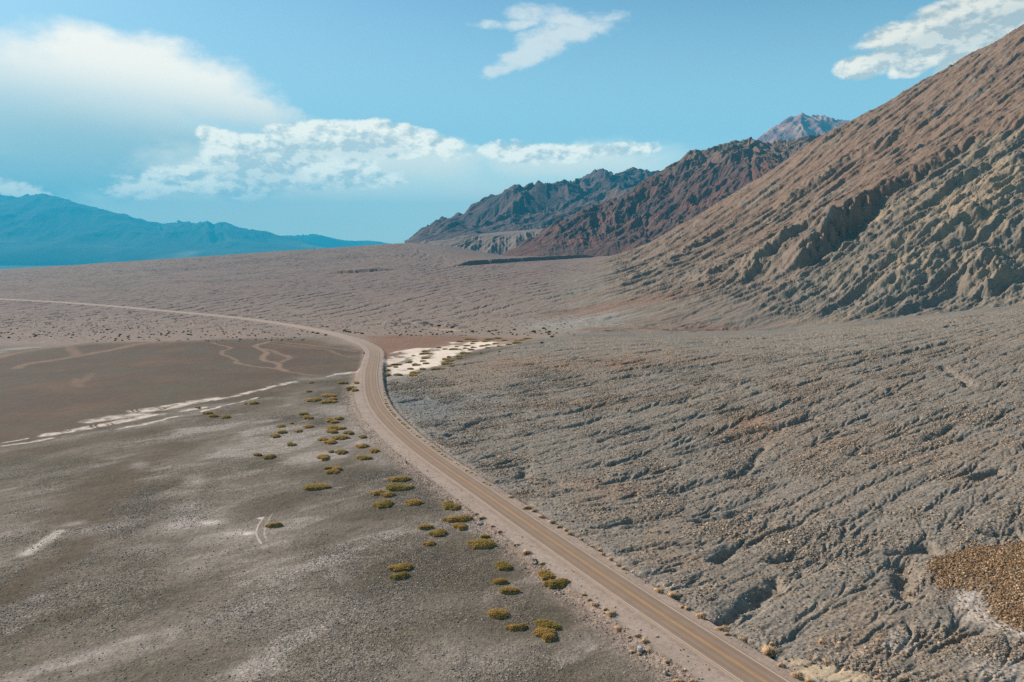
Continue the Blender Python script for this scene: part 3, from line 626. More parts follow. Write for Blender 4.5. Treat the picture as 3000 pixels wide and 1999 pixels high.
COL = mixc(COL, c_or, orange * (.7 + .5 * nz2)); COL = mixc(COL, lin(190, 182, 176), white_r * .9 * (1 - orange))
COL = mixc(COL, lin(128, 112, 96), (salt_o - salt) * .8); COL = mixc(COL, c_salt, salt); COL = mixc(COL, lin(214, 186, 168), salt * sst(nz2, .05, .5) * .6)
spale = poly(crop([(660, 145), (800, 150), (950, 160), (1100, 180), (1000, 190), (850, 178), (740, 165)], 1120, 930, 4.706), 6, (4, 1)); COL = mixc(COL, lin(190, 165, 140), spale * .8)
# the flank
fx = fxx; fy = fyy
st1 = fbm(fx * .18 + 5 * w1x, fy + 14 * w1y, 40, 5, 451, .6); st2 = fbm(fx * .15, fy + 6 * w1y, 14, 4, 461, .6)
cfl = mixc(np.broadcast_to(c_fl1, COL.shape), c_fl4, sst(st1, 0, .5) * .6); cfl = mixc(cfl, c_fl2, sst(-st1 + .5 * st2, .05, .6) * .8)
upz = sst(ZB, 60, 190) * (1 - rocky); cfl = mixc(cfl, c_fl2, (1 - upz) * .35)
lowc = mixc(np.broadcast_to(c_fl2, COL.shape), c_fl3, sst(nz3 + .6 * nz2, -.1, .4)); lowc = mixc(lowc, c_flp, sst(st1 + .4 * nz1, .1, .6) * .6)
lowm = sst(rocky, .4, .95); cfl = cfl * (1 - lowm[..., None]) + lowc * lowm[..., None]
cfl = mixc(cfl, c_fan, (1 - sst(ZB, 25, 95)) * .55); cfl = mixc(cfl, c_fl3, more / 14 * .3); cfl = mixc(cfl, lin(140, 140, 136), outm * sst(out, .45, .8) * .6)
wgt = sst(flank, .05, .8); COL = COL * (1 - wgt[..., None]) + cfl * wgt[..., None]
greyfoot = np.maximum(blob(1660, 955, 110, 18), blob(1730, 930, 70, 20)); COL = mixc(COL, lin(158, 156, 152), greyfoot * .8)
COL = mixc(COL, lin(132, 96, 78), np.maximum(blob(1800, 900, 120, 16) * .6, blob(2000, 965, 160, 12) * .5))
# shoulders
shl = (1 - sst(RDst + .6 * w2x, lw - .3, lw + 1.0)) * inside
cs = mixc(np.broadcast_to(c_sh, COL.shape), c_shl, sst(-RIGHT, 4.6, 5.6) * .6 + .3 * nz2)
COL = COL * (1 - shl[..., None]) + cs * shl[..., None]
verge = (sst(RDst, lw - .5, lw + 1) * (1 - sst(RDst + 2.0 * w2x, lw + 2, lw + 8))) * inside * (RIGHT < 0) * (YY < 480); COL = mixc(COL, c_sh, verge * .75)
COL = mixc(COL, c_valley, sst(rr, 3000, 6000) * np.ones_like(XX))
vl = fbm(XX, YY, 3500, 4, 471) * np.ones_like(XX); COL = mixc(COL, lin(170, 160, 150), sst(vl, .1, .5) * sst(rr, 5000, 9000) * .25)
# masks for the shader: gravel, crust, relief
MK = np.zeros(XX.shape + (3,), f32)
MK[..., 0] = np.clip(fan_w * (.45 + .55 * sst(hi + .35 * clump, -.25, .45)) + .4 * farfan + orange + .3 * verge + .35 * wgt, 0, 1) * (1 - .85 * shl) * (1 - salt) * (1 - .8 * sst(sandp, .3, .8))
rough_zone = sst(nz1 - .5 * nsl + .5 * nz2, -.35, .35)
MK[..., 1] = np.clip(playa * (1 - brown * .93) * (.35 + .65 * rough_zone + .5 * bb) * (1 - .6 * damp) * (1 - .5 * np.clip(pale, 0, 1)) * (1 - saltl), 0, 1) * (1 - shl) * (1 - salt) * (1 - rust)
MK[..., 2] = np.clip(.5 * fan_w + .6 * farfan + 1.0 * wgt, 0, 1) * (1 - shl)
MK *= (1 - sst(rr, 3000, 5000))[..., None]
ground = link('ground', grid_mesh('ground', XX, YY, ZF, {'Col': COL, 'Mask': MK}), M_GROUND, kind='structure')
ground['label'] = 'desert floor of grey salt crust, brown mud and gravel fan with the steep brown mountainside at right'
def gz(x, y): return float(sample(ZF, np.array([x]), np.array([y]))[0])

# ------------------------------------------------------------------ more distant hills
def hill(name, curves, a0, a1, na, r0, r1, nr, noise, colour, mat, label, skirt=None, smooth=5):
    Ah = np.linspace(pix_azel(a0, HZ)[0], pix_azel(a1, HZ)[0], na); Rh = np.geomspace(r0, r1, nr)
    Z, rk, zk = loft(curves, Ah, Rh, smooth); X = Rh[:, None] * np.sin(Ah)[None, :]; Y = Rh[:, None] * np.cos(Ah)[None, :]
    gx, gy = grad(Z, Ah, Rh); D = noise(X, Y, Z, gx, gy); Z2 = (Z + D).astype(f32)
    if name == 'red_hill': Z2 = (Z + np.where(D > 0, 18 * np.tanh(D / 18), np.maximum(D, -70))).astype(f32)
    C, G = colour(X, Y, Z, D, gx, gy)
    return link(name, grid_mesh(name, X, Y, Z2, {'Col': C, 'Mask': G}), mat, kind='structure', label=label)
def masks(X, g, c, s): m = np.zeros(X.shape + (3,), f32); m[..., 0] = g; m[..., 1] = c; m[..., 2] = s; return m
def rgbf(X, col): return np.broadcast_to(col, X.shape + (3,)).astype(f32)

def red_noise(X, Y, Z, gx, gy):
    for _ in range(12): gx = (gx + np.roll(gx, 1, 0) + np.roll(gx, -1, 0)) / 3; gy = (gy + np.roll(gy, 1, 0) + np.roll(gy, -1, 0)) / 3
    h = np.clip((Z - 50) / 120, 0, 1)
    wx = fbm(X, Y, 260, 3, 501); wy = fbm(X, Y, 260, 3, 511)
    e = erode(X, Y, gx + .25 * wx, gy + .25 * wy, 330, 6, 521, .56, 1.3); e2 = erode(X, Y, gx + .2 * wx, gy + .2 * wy, 70, 4, 531, .6, 1.0)
    r = ridged(X + 40 * wx, Y + 40 * wy, 120, 5, 541, .55)
    return h * (46 * e + 9 * e2 + 26 * (r - .6) - 8) + 3 * e2 * (1 - h)
def red_col(X, Y, Z, D, gx, gy):
    n = fbm(X, Y, 150, 4, 551); C = mixc(rgbf(X, lin(108, 80, 73)), lin(90, 74, 74), sst(n, -.1, .4)); C = mixc(C, lin(130, 88, 74), sst(-n + fbm(X, Y, 60, 3, 561) * .5, .15, .5) * .7)
    C = mixc(C, lin(128, 110, 98), sst(Z, 300, 460) * .7); return C, masks(X, .3, 0, 1.0)
RED = [
    [Q(p, -60, 2150) for p in (1350, 1600, 2000, 2600)],
    [P(1400, 760, 2330), P(1470, 755, 2320), P(1600, 752, 2280), P(1693, 749, 2260), P(1850, 742, 2200), P(2000, 740, 2150), P(2600, 740, 2150)],
    [P(1400, 765, 2600), P(1470, 749, 2450), P(1560, 725, 2450), P(1623, 705, 2450), P(1760, 690, 2450), P(1900, 670, 2450), P(2050, 590, 2450), P(2200, 520, 2400), P(2600, 480, 2400)],
    [P(1400, 775, 2900), P(1470, 748, 2600), P(1560, 695, 2750), P(1623, 657, 2800), P(1680, 628, 2820), P(1737, 596, 2850), P(1800, 580, 2900), P(1865, 539, 2950), P(1922, 504, 3000), P(1973, 488, 3000), P(2018, 450, 3000), P(2094, 436, 3000), P(2196, 416, 3050),
     P(2247, 420, 3050), P(2311, 424, 3050), P(2413, 408, 3100), P(2600, 370, 3100)],
    [Q(p, -40, 3700) for p in (1400, 1500)] + [Q(1700, 90, 3700), Q(1900, 180, 3700), Q(2200, 250, 3700), Q(2600, 250, 3700)]]
hill('red_hill', RED, 1395, 2560, 800, 2150, 3700, 520, red_noise, red_col, M_HILL, 'rugged dark red rock ridge rising behind the foot of the brown mountainside')

def bench_noise(X, Y, Z, gx, gy):
    e = erode(X, Y, gx + .1 * fbm(X, Y, 120, 3, 601), gy + .1 * fbm(X, Y, 120, 3, 611), 95, 4, 621, .5, .8)
    s = np.sqrt(gx ** 2 + gy ** 2); return e * 17 * sst(s, .06, .25) + .8 * e
def bench_col(X, Y, Z, D, gx, gy):
    C = mixc(rgbf(X, lin(126, 114, 110)), lin(142, 128, 120), sst(fbm(X, Y, 90, 3, 631), 0, .4)); C = mixc(C, lin(134, 102, 88), sst(X, 60, 240) * .5); return C, masks(X, .2, 0, .5)
BEN = [[Q(p, -80, 2450) for p in (1180, 1700)],
       [Q(1180, 60, 2640), P(1245, 722, 2700), P(1290, 736, 2680), P(1355, 748, 2640), P(1463, 760, 2600), P(1700, 765, 2600)],
       [Q(1180, 70, 2900), P(1247, 714, 3000), P(1330, 706, 2950), P(1400, 692, 2950), P(1500, 683, 2950), P(1597, 676, 2950), P(1700, 668, 2950)],
       [Q(1180, 60, 3300), P(1247, 711, 3500), P(1330, 702, 3450), P(1400, 688, 3450), P(1500, 679, 3450), P(1597, 672, 3450), P(1700, 664, 3450)],
       [Q(p, 60, 4200) for p in (1180, 1700)]]
hill('badland_hills', BEN, 1205, 1690, 420, 2450, 4200, 420, bench_noise, bench_col, M_HILL, 'pale grey gullied badland bench in front of the dark distant ridge')

def dark_noise(X, Y, Z, gx, gy):
    for _ in range(12): gx = (gx + np.roll(gx, 1, 0) + np.roll(gx, -1, 0)) / 3; gy = (gy + np.roll(gy, 1, 0) + np.roll(gy, -1, 0)) / 3
    h = np.clip((Z - 60) / 160, 0, 1); wx = fbm(X, Y, 420, 3, 701); wy = fbm(X, Y, 420, 3, 711)
    e = erode(X, Y, gx + .2 * wx, gy + .2 * wy, 520, 6, 721, .55, 1.2); r = ridged(X + 60 * wx, Y + 60 * wy, 300, 5, 731, .55)
    return h * (60 * e + 50 * (r - .42)) + 4 * e * (1 - h)
def dark_col(X, Y, Z, D, gx, gy):
    n = fbm(X, Y, 260, 4, 741); C = mixc(rgbf(X, lin(98, 82, 86)), lin(76, 70, 80), sst(n, -.1, .3)); C = mixc(C, lin(142, 112, 98), sst(-n, .15, .5) * .6); return C, masks(X, .2, 0, 1)
DRK = [[Q(p, -60, 3300) for p in (1150, 2100)],
       [P(1180, 716, 3700), P(1250, 712, 3600), P(1400, 690, 3600), P(1600, 674, 3600), P(2100, 640, 3600)],
       [P(1180, 716, 4100), P(1221, 700, 4050), P(1300, 680, 4050), P(1400, 660, 4050), P(1500, 640, 4050), P(1620, 620, 4050), P(1760, 600, 4050), P(2100, 560, 4050)],
       [P(1180, 714, 4400), P(1221, 688, 4400), P(1291, 649, 4450), P(1361, 633, 4500), P(1374, 612, 4500), P(1431, 577, 4550), P(1495, 560, 4600), P(1559, 547, 4650), P(1667, 545, 4700), P(1700, 560, 4700), P(1800, 555, 4700), P(2100, 540, 4700)],
       [P(1180, 716, 5200), P(1300, 690, 5200), P(1500, 620, 5200), P(1620, 560, 5300), P(1667, 548, 5400), P(1690, 527, 5500), P(1737, 514, 5500), P(1776, 516, 5500), P(1795, 524, 5500), P(1833, 508, 5500), P(1884, 500, 5500), P(1916, 507, 5500), P(2100, 520, 5500)],
       [Q(p, -60, 7000) for p in (1150, 2100)]]
hill('dark_ridge_hills', DRK, 1185, 2080, 560, 3300, 7000, 460, dark_noise, dark_col, M_HILL, 'dark purple brown ridge sloping down to the left behind the pale bench')

def peak_noise(X, Y, Z, gx, gy):
    wx = fbm(X, Y, 900, 3, 801); e = erode(X, Y, gx + .2 * wx, gy, 700, 5, 811, .6, 1.1); r = ridged(X, Y, 420, 5, 821, .6); h = np.clip((Z - 900) / 300, 0, 1); return h * (45 * e + 60 * (r - .42)) + 20 * e
def peak_col(X, Y, Z, D, gx, gy): C = mixc(rgbf(X, lin(146, 110, 116)), lin(190, 152, 136), sst(fbm(X, Y, 240, 4, 831), .0, .35)); return C, masks(X, .2, 0, 1)
PK = [[Q(p, 0, 7200) for p in (2100, 2700)], [P(2100, 560, 8000), P(2230, 470, 8000), P(2483, 430, 8000), P(2700, 440, 8000)],
      [P(2100, 520, 9000), P(2180, 440, 9000), P(2228, 404, 9000), P(2279, 366, 9000), P(2310, 352, 9000), P(2350, 338, 9000), P(2369, 347, 9000), P(2413, 344, 9000), P(2445, 356, 9000), P(2483, 360, 9000), P(2560, 390, 9000), P(2700, 440, 9000)],
      [Q(p, 300, 11000) for p in (2100, 2700)]]
hill('far_peak_hills', PK, 2120, 2680, 300, 7200, 11000, 240, peak_noise, peak_col, M_FAR, 'small hazy purple and tan peak showing above the red ridge')

def blue_noise(X, Y, Z, gx, gy):
    h = np.clip((Z + 40) / 500, 0, 1); wx = fbm(X, Y, 4000, 3, 901); e = erode(X, Y, gx + .1 * wx, gy, 3600, 6, 911, .55, 1.0); r = ridged(X, Y, 1800, 5, 921, .55); return h * (170 * e + 120 * (r - .5)) + 15 * e
def blue_col(X, Y, Z, D, gx, gy):
    C = mixc(rgbf(X, lin(70, 68, 66)), lin(92, 88, 84), sst(fbm(X, Y, 1500, 4, 931), .1, .5) * .7)
    C = mixc(C, lin(176, 164, 150), (1 - sst(Z, 60, 500)) * sst(fbm(X, Y, 2600, 4, 941), .05, .3) * .5); return C, masks(X, 0, 0, 0)
BL = [[Q(p, -275, 14500) for p in (-1800, 1500)],
      [Q(p, -248, 16000) for p in (-1800, -600, 0, 600, 1500)],
      [P(-1800, 680, 19500), P(-600, 690, 19500), P(0, 700, 19500), P(200, 705, 19500), P(350, 712, 19500), P(600, 722, 19500), P(850, 732, 19500), P(1500, 745, 19500)],
      [P(-1800, 640, 24000), P(-900, 590, 24000), P(-300, 560, 24000), P(0, 577, 24000), P(110, 577, 24000), P(200, 588, 24000), P(330, 622, 24000), P(430, 655, 24000), P(470, 660, 24000), P(510, 651, 24000), P(560, 654, 24000), P(600, 651, 24000), P(620, 658, 24000), P(660, 654, 24000),
       P(700, 668, 24000), P(780, 690, 24000), P(850, 702, 24000), P(930, 722, 24000), P(1000, 740, 24000), P(1500, 760, 24000)],
      [Q(p, -60, 29000) for p in (-1800, 1500)]]
hill('blue_mountains', BL, -1300, 1100, 760, 14500, 29000, 260, blue_noise, blue_col, M_FAR, 'long blue hazy mountain range across the valley at left')
BL2 = [[Q(p, -80, 25500) for p in (300, 1700)], [Q(p, -60, 26000) for p in (300, 1700)],
       [P(300, 700, 28500), P(700, 698, 28500), P(800, 692, 28500), P(850, 689, 28500), P(920, 688, 28500), P(960, 692, 28500), P(1000, 701, 28500), P(1060, 706, 28500), P(1105, 704, 28500), P(1120, 712, 28500), P(1250, 722, 28500), P(1700, 745, 28500)],
       [Q(p, -60, 31000) for p in (300, 1700)]]
hill('pale_mountains', BL2, 420, 1400, 260, 25500, 31000, 120, lambda X, Y, Z, gx, gy: .45 * blue_noise(X, Y, Z, gx, gy), blue_col, M_FAR, 'farther and paler blue range ending just left of the dark ridge')

# ------------------------------------------------------------------ the road and its markings
def ribbon(name, lats, zs, cols, mat, s0=0.0, s1=1e9, hidden_sides=False):
    T = np.gradient(RC, axis=0); T /= np.hypot(T[:, 0], T[:, 1])[:, None]
    n = np.stack([T[:, 1], -T[:, 0]], 1)                       # to the right of travel
    s = np.arange(RS[0], RS[-1], 1.5); cx = np.interp(s, RS, RC[:, 0]); cy = np.interp(s, RS, RC[:, 1]); zz = np.interp(s, RS, RZ)
    nx = np.interp(s, RS, n[:, 0]); ny = np.interp(s, RS, n[:, 1]); lats = np.asarray(lats, float)
    X = cx[:, None] + nx[:, None] * lats; Y = cy[:, None] + ny[:, None] * lats; Z = zz[:, None] + np.asarray(zs)[None, :]
    Cc, Mm = cols(s[:, None] + 0 * lats, lats[None, :] + 0 * s[:, None], X, Y)
    me = grid_mesh(name, X, Y, Z, {'Col': Cc, 'Mask': Mm}); me.materials.append(mat); return me
def road_material(name, rough=0.9):
    m = bpy.data.materials.new(name); m.use_nodes = True; nt = m.node_tree; N = NT(nt); b = nt.nodes['Principled BSDF']
    b.inputs['Roughness'].default_value = rough; b.inputs['Specular IOR Level'].default_value = 0.2
    ca = N.new('ShaderNodeVertexColor', layer_name='Col'); tc = N.new('ShaderNodeTexCoord'); v = tc.outputs['Object']
    n = N.noise(v, 3.0, 5, 0.7); n2 = N.noise(v, 0.25, 4, 0.6)
    f = N.m('MULTIPLY', N.m('MULTIPLY_ADD', n, 0.35, 0.83), N.m('MULTIPLY_ADD', n2, 0.28, 0.86))
    sc_ = N.new('ShaderNodeVectorMath', operation='SCALE'); nt.links.new(ca.outputs[0], sc_.inputs[0]); N.put(sc_.inputs['Scale'], f); N.put(b.inputs['Base Color'], sc_.outputs[0])
    bp = N.new('ShaderNodeBump'); bp.inputs['Strength'].default_value = .5; bp.inputs['Distance'].default_value = .03; N.put(bp.inputs['Height'], n); nt.links.new(bp.outputs[0], b.inputs['Normal']); return m
M_ROAD = road_material('dusty_asphalt')
lat_r = [-3.95, -3.9] + list(np.linspace(-3.8, 3.8, 33)) + [3.9, 3.95]
z_r = [-.35, .03] + [.05] * 33 + [.03, -.35]
c_road = lin(150, 130, 113); c_lane = lin(132, 114, 102); c_dust = lin(164, 148, 136)
def road_cols(S, L, X, Y):
    C = rgbf(X, c_road)
    wheel = np.exp(-((np.abs(np.abs(L) - 1.75) - .8) / .42) ** 2); C = mixc(C, c_lane, wheel * (.65 + .5 * fbm(S, L * 30, 60, 3, 1001)))
    st = fbm(S * .03, L * 2.2, 1.0, 3, 1011); C = mixc(C, c_dust, sst(st, .05, .6) * .45)
    C = mixc(C, lin(156, 122, 104), sst(fbm(S * .02, L * 1.2 + 9, 1.0, 3, 1021), .15, .5) * .4)
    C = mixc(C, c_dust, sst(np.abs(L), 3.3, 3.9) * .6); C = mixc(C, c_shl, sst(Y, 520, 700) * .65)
    return C, np.zeros(X.shape + (3,), f32)
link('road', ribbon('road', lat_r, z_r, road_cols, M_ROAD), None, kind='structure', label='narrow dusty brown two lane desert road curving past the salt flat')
M_PAINT = road_material('worn_paint', .7)
def stripe(name, lat, w, col, dust, label):
    def cc(S, L, X, Y):
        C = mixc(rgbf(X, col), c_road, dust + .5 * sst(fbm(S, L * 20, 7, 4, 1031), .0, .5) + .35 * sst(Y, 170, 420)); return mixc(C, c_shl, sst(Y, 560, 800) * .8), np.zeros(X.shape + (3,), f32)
    return ribbon(name, [lat - w / 2, lat + w / 2], [.056, .056], cc, M_PAINT)
def join_meshes(name, ms):
    objs = []
    V = []; F = []; Cs = []; off = 0
    for me in ms:
        n = len(me.vertices); co = np.empty(n * 3, f32); me.vertices.foreach_get('co', co); V.append(co.reshape(-1, 3))
        q = np.empty(len(me.loops), np.int32); me.loops.foreach_get('vertex_index', q); F.append(q + off); off += n
        c = np.empty(n * 4, f32); me.color_attributes['Col'].data.foreach_get('color', c); Cs.append(c)
    return V, F, Cs
def merged(name, ms, mat):
    V, F, Cs = join_meshes(name, ms); V = np.concatenate(V); F = np.concatenate(F); me = bpy.data.meshes.new(name)
    me.vertices.add(len(V)); me.vertices.foreach_set('co', V.ravel()); me.loops.add(len(F)); me.loops.foreach_set('vertex_index', F)
    me.polygons.add(len(F) // 4); me.polygons.foreach_set('loop_start', np.arange(0, len(F), 4, dtype=np.int32))
    a = me.color_attributes.new('Col', 'FLOAT_COLOR', 'POINT'); a.data.foreach_set('color', np.concatenate(Cs)); me.update(); me.validate(); me.materials.append(mat); return me
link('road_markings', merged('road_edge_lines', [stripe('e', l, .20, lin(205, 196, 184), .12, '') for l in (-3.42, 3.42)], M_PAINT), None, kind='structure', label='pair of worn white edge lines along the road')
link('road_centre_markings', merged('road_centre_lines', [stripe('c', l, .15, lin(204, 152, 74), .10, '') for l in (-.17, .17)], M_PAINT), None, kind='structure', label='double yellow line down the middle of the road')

# ------------------------------------------------------------------ plants and stones
rng = np.random.default_rng(7)
def tri_mesh(name, V, F, col=None, smooth=False):
    """V (n,3), F (m,3)"""
    me = bpy.data.meshes.new(name); V = np.asarray(V, f32); F = np.asarray(F, np.int32); me.vertices.add(len(V)); me.vertices.foreach_set('co', V.ravel())
    me.loops.add(F.size); me.loops.foreach_set('vertex_index', F.ravel()); me.polygons.add(len(F)); me.polygons.foreach_set('loop_start', np.arange(0, F.size, 3, dtype=np.int32))
    if smooth: me.polygons.foreach_set('use_smooth', np.ones(len(F), bool))
    if col is not None:
        a = me.color_attributes.new('Col', 'FLOAT_COLOR', 'POINT'); c = np.ones((len(V), 4), f32); c[:, :3] = col; a.data.foreach_set('color', c.ravel())
    me.update(); return me
def blades(base, tip, width):
    """thin four sided spikes from base to tip points"""
    d = tip - base; L = np.linalg.norm(d, axis=1, keepdims=True) + 1e-6; d = d / L
    r = rng.normal(size=d.shape); u = np.cross(d, r); u /= np.linalg.norm(u, axis=1, keepdims=True) + 1e-6; v = np.cross(d, u); w = width[:, None]
    mid_ = base + d * L * .45
    P_ = np.stack([base, mid_ + u * w, mid_ - u * .5 * w + v * .87 * w, mid_ - u * .5 * w - v * .87 * w, tip], 1)
    F = np.array([[0, 2, 1], [0, 3, 2], [0, 1, 3], [1, 2, 4], [2, 3, 4], [3, 1, 4]]); n = len(base)
    return P_.reshape(-1, 3), (F[None] + (np.arange(n) * 5)[:, None, None]).reshape(-1, 3)
def plant_mat(name, cols, var=0.35, sc_=1.6):
    m = bpy.data.materials.new(name); m.use_nodes = True; nt = m.node_tree; N = NT(nt); b = nt.nodes['Principled BSDF']; b.inputs['Roughness'].default_value = .8; b.inputs['Specular IOR Level'].default_value = .15
    tc = N.new('ShaderNodeTexCoord'); oi = N.new('ShaderNodeObjectInfo'); ca = N.new('ShaderNodeVertexColor', layer_name='Col'); sp = N.new('ShaderNodeSeparateColor'); nt.links.new(ca.outputs[0], sp.inputs[0])
    n = N.noise(tc.outputs['Object'], sc_, 3, .6); f = N.step(N.m('ADD', n, N.m('MULTIPLY', N.m('SUBTRACT', sp.outputs[0], .5), .5)), .35, .65)
    f = N.m('ADD', f, N.m('MULTIPLY', N.m('SUBTRACT', oi.outputs['Random'], .5), .5), clamp=True)
    c = N.mix(f, (*cols[0], 1), (*cols[1], 1)); k = N.m('MULTIPLY_ADD', sp.outputs[1], var * 2, 1 - var); s_ = N.new('ShaderNodeVectorMath', operation='SCALE'); N.put(s_.inputs[0], c); N.put(s_.inputs['Scale'], k); N.put(b.inputs['Base Color'], s_.outputs[0]); return m
M_OLIVE = plant_mat('olive_pickleweed', (tuple(lin(134, 122, 62)), tuple(lin(168, 140, 74))))
M_OCHRE = plant_mat('ochre_pickleweed', (tuple(lin(150, 130, 68)), tuple(lin(186, 150, 86))))
M_STRAW = plant_mat('straw', (tuple(lin(198, 168, 132)), tuple(lin(222, 198, 166))), .25)
M_TUFT = plant_mat('yellow_tuft', (tuple(lin(214, 188, 128)), tuple(lin(234, 210, 156))), .25)
M_SCRUB = plant_mat('scrub', (tuple(lin(86, 88, 58)), tuple(lin(122, 116, 76))), .3)

def mound_mesh(seed, nl=3, n=1500):
    """low spreading mound about 1 across and 1 deep: a lumpy core packed with short fleshy shoots"""
    global rng
    rng = np.random.default_rng(seed)
    cen = np.stack([rng.uniform(-.27, .27, nl), rng.uniform(-.2, .2, nl)], 1) * (nl > 1); rad = rng.uniform(.2, .33, nl) if nl > 1 else np.array([.45]); hh = rng.uniform(.7, 1.0, nl)
    def top(x, y):
        z = np.zeros_like(x)
        for (cx, cy), r, h in zip(cen, rad, hh):
            q = 1 - ((x - cx) ** 2 + (y - cy) ** 2) / (r * r) * (1 + .9 * pn(x * 5 + seed, y * 5, seed)); z = np.maximum(z, h * np.sqrt(np.clip(q, 0, 1)))
        return z * (1 + .35 * pn(x * 13 + 3, y * 13 + seed, seed + 1))
    g = np.linspace(-.62, .62, 40); gx, gy = np.meshgrid(g, g); z = top(gx, gy); V = np.stack([gx, gy, z * .86 - .06], -1).reshape(-1, 3)
    i = (np.arange(39)[:, None] * 40 + np.arange(39)[None]).ravel(); F = np.concatenate([np.stack([i, i + 1, i + 41], 1), np.stack([i, i + 41, i + 40], 1)])
    zz = z.ravel(); keep = (zz[F] > 0.02).any(1); F = F[keep]
    x = rng.uniform(-.62, .62, n * 4); y = rng.uniform(-.62, .62, n * 4); t = top(x, y); k = t > .12; x, y, t = x[k][:n], y[k][:n], t[k][:n]
    e = .02; nx = -(top(x + e, y) - top(x - e, y)) * .35; ny = -(top(x, y + e) - top(x, y - e)) * .35
    base = np.stack([x, y, t * .78], 1); L = rng.uniform(.06, .17, len(x)) ; dr = np.stack([nx * 3 + rng.normal(0, .35, len(x)), ny * 3 + rng.normal(0, .35, len(x)), 1.4 + 0 * x], 1); dr /= np.linalg.norm(dr, axis=1)[:, None]
    tip = base + dr * L[:, None] * np.array([1, 1, 2.4]); bv, bf = blades(base, tip, rng.uniform(.010, .02, len(x)))
    c1 = rng.random(len(x)); c2 = rng.random(len(x)); cb_ = np.repeat(np.stack([c1, c2, c2], 1), 5, 0)
    return tri_mesh('shrub_mound', np.concatenate([V, bv]), np.concatenate([F, bf + len(V)]), np.concatenate([np.full((len(V), 3), (.5, .3, .3)), cb_]))
def bush_mesh(seed, n=900, up=.75, spread=1.0):
    """rounded bush of thin dry stems fanning out of one root, radius about 1"""
    global rng
    rng = np.random.default_rng(seed); az = rng.uniform(0, 2 * pi, n); el = np.arcsin(rng.uniform(.05, 1, n)); L = rng.uniform(.55, 1.0, n) * (1 + .35 * np.sin(az * 3 + seed) * np.cos(el))
    d = np.stack([np.cos(az) * np.cos(el) * spread, np.sin(az) * np.cos(el) * spread, np.sin(el) * up + .05], 1); a = d * (L * rng.uniform(.1, .6, n))[:, None]; b = d * L[:, None] + rng.normal(0, .09, (n, 3)); b[:, 2] = np.abs(b[:, 2])
    bv, bf = blades(a, b, rng.uniform(.012, .03, n)); c = np.repeat(rng.random((n, 3)), 5, 0); return tri_mesh('dry_bush', bv, bf, c)
def scrub_mesh(seed, n=220):
    global rng
    rng = np.random.default_rng(seed); az = rng.uniform(0, 2 * pi, n); el = np.arcsin(rng.uniform(.15, 1, n)); L = rng.uniform(.5, 1.0, n)
    d = np.stack([np.cos(az) * np.cos(el), np.sin(az) * np.cos(el), np.sin(el) * 1.0], 1); a = d * (L * .45)[:, None]; b = d * L[:, None]; bv, bf = blades(a, b, rng.uniform(.05, .1, n)); c = np.repeat(rng.random((n, 3)), 5, 0)
    return tri_mesh('scrub', bv, bf, c)
MOUND = [mound_mesh(31 + i, (1, 2, 3, 4, 3, 2)[i]) for i in range(6)]
BUSH = [bush_mesh(61 + i) for i in range(4)]; TUFT = [bush_mesh(81 + i, 350, .9, .8) for i in range(3)]; SCRUB = [scrub_mesh(91 + i) for i in range(5)]
_mc = {}
def with_mat(me, mat):
    k = (me.name, mat.name)
    if k not in _mc: m = me.copy(); m.materials.clear(); m.materials.append(mat); _mc[k] = m
    return _mc[k]
ORD = 'first second third fourth fifth sixth seventh eighth ninth tenth eleventh twelfth thirteenth fourteenth fifteenth sixteenth seventeenth eighteenth nineteenth twentieth'.split()
TENS = {20: 'twenty', 30: 'thirty', 40: 'forty', 50: 'fifty', 60: 'sixty'}
def ordn(i):
    if i < 20: return ORD[i]
    n = i + 1; t, u = n // 10 * 10, n % 10
    return (TENS[t][:-1] + 'ieth') if u == 0 else TENS[t] + '-' + ORD[u - 1]
def put(name, me, mat, px, py, sxyz, rot, label, cat, group=None, sink=0.0):
    x, y = hit(px, py, ZF); z = gz(x, y)
    o = link(name, with_mat(me, mat), None, label=label, category=cat)
    o.location = (x, y, z - sink); o.scale = sxyz; o.rotation_euler = (0, 0, rot)
    if group: o['group'] = group
    return o
def size_at(px, py, wpx, hpx):
    x, y = hit(px, py, ZF); dep = y * CP + CAMH * SP; W = wpx * dep / FPX; D = hpx * (math.hypot(x, y) ** 2 + CAMH ** 2) / (CAMH * FPX); return W, D, math.atan2(x, y)

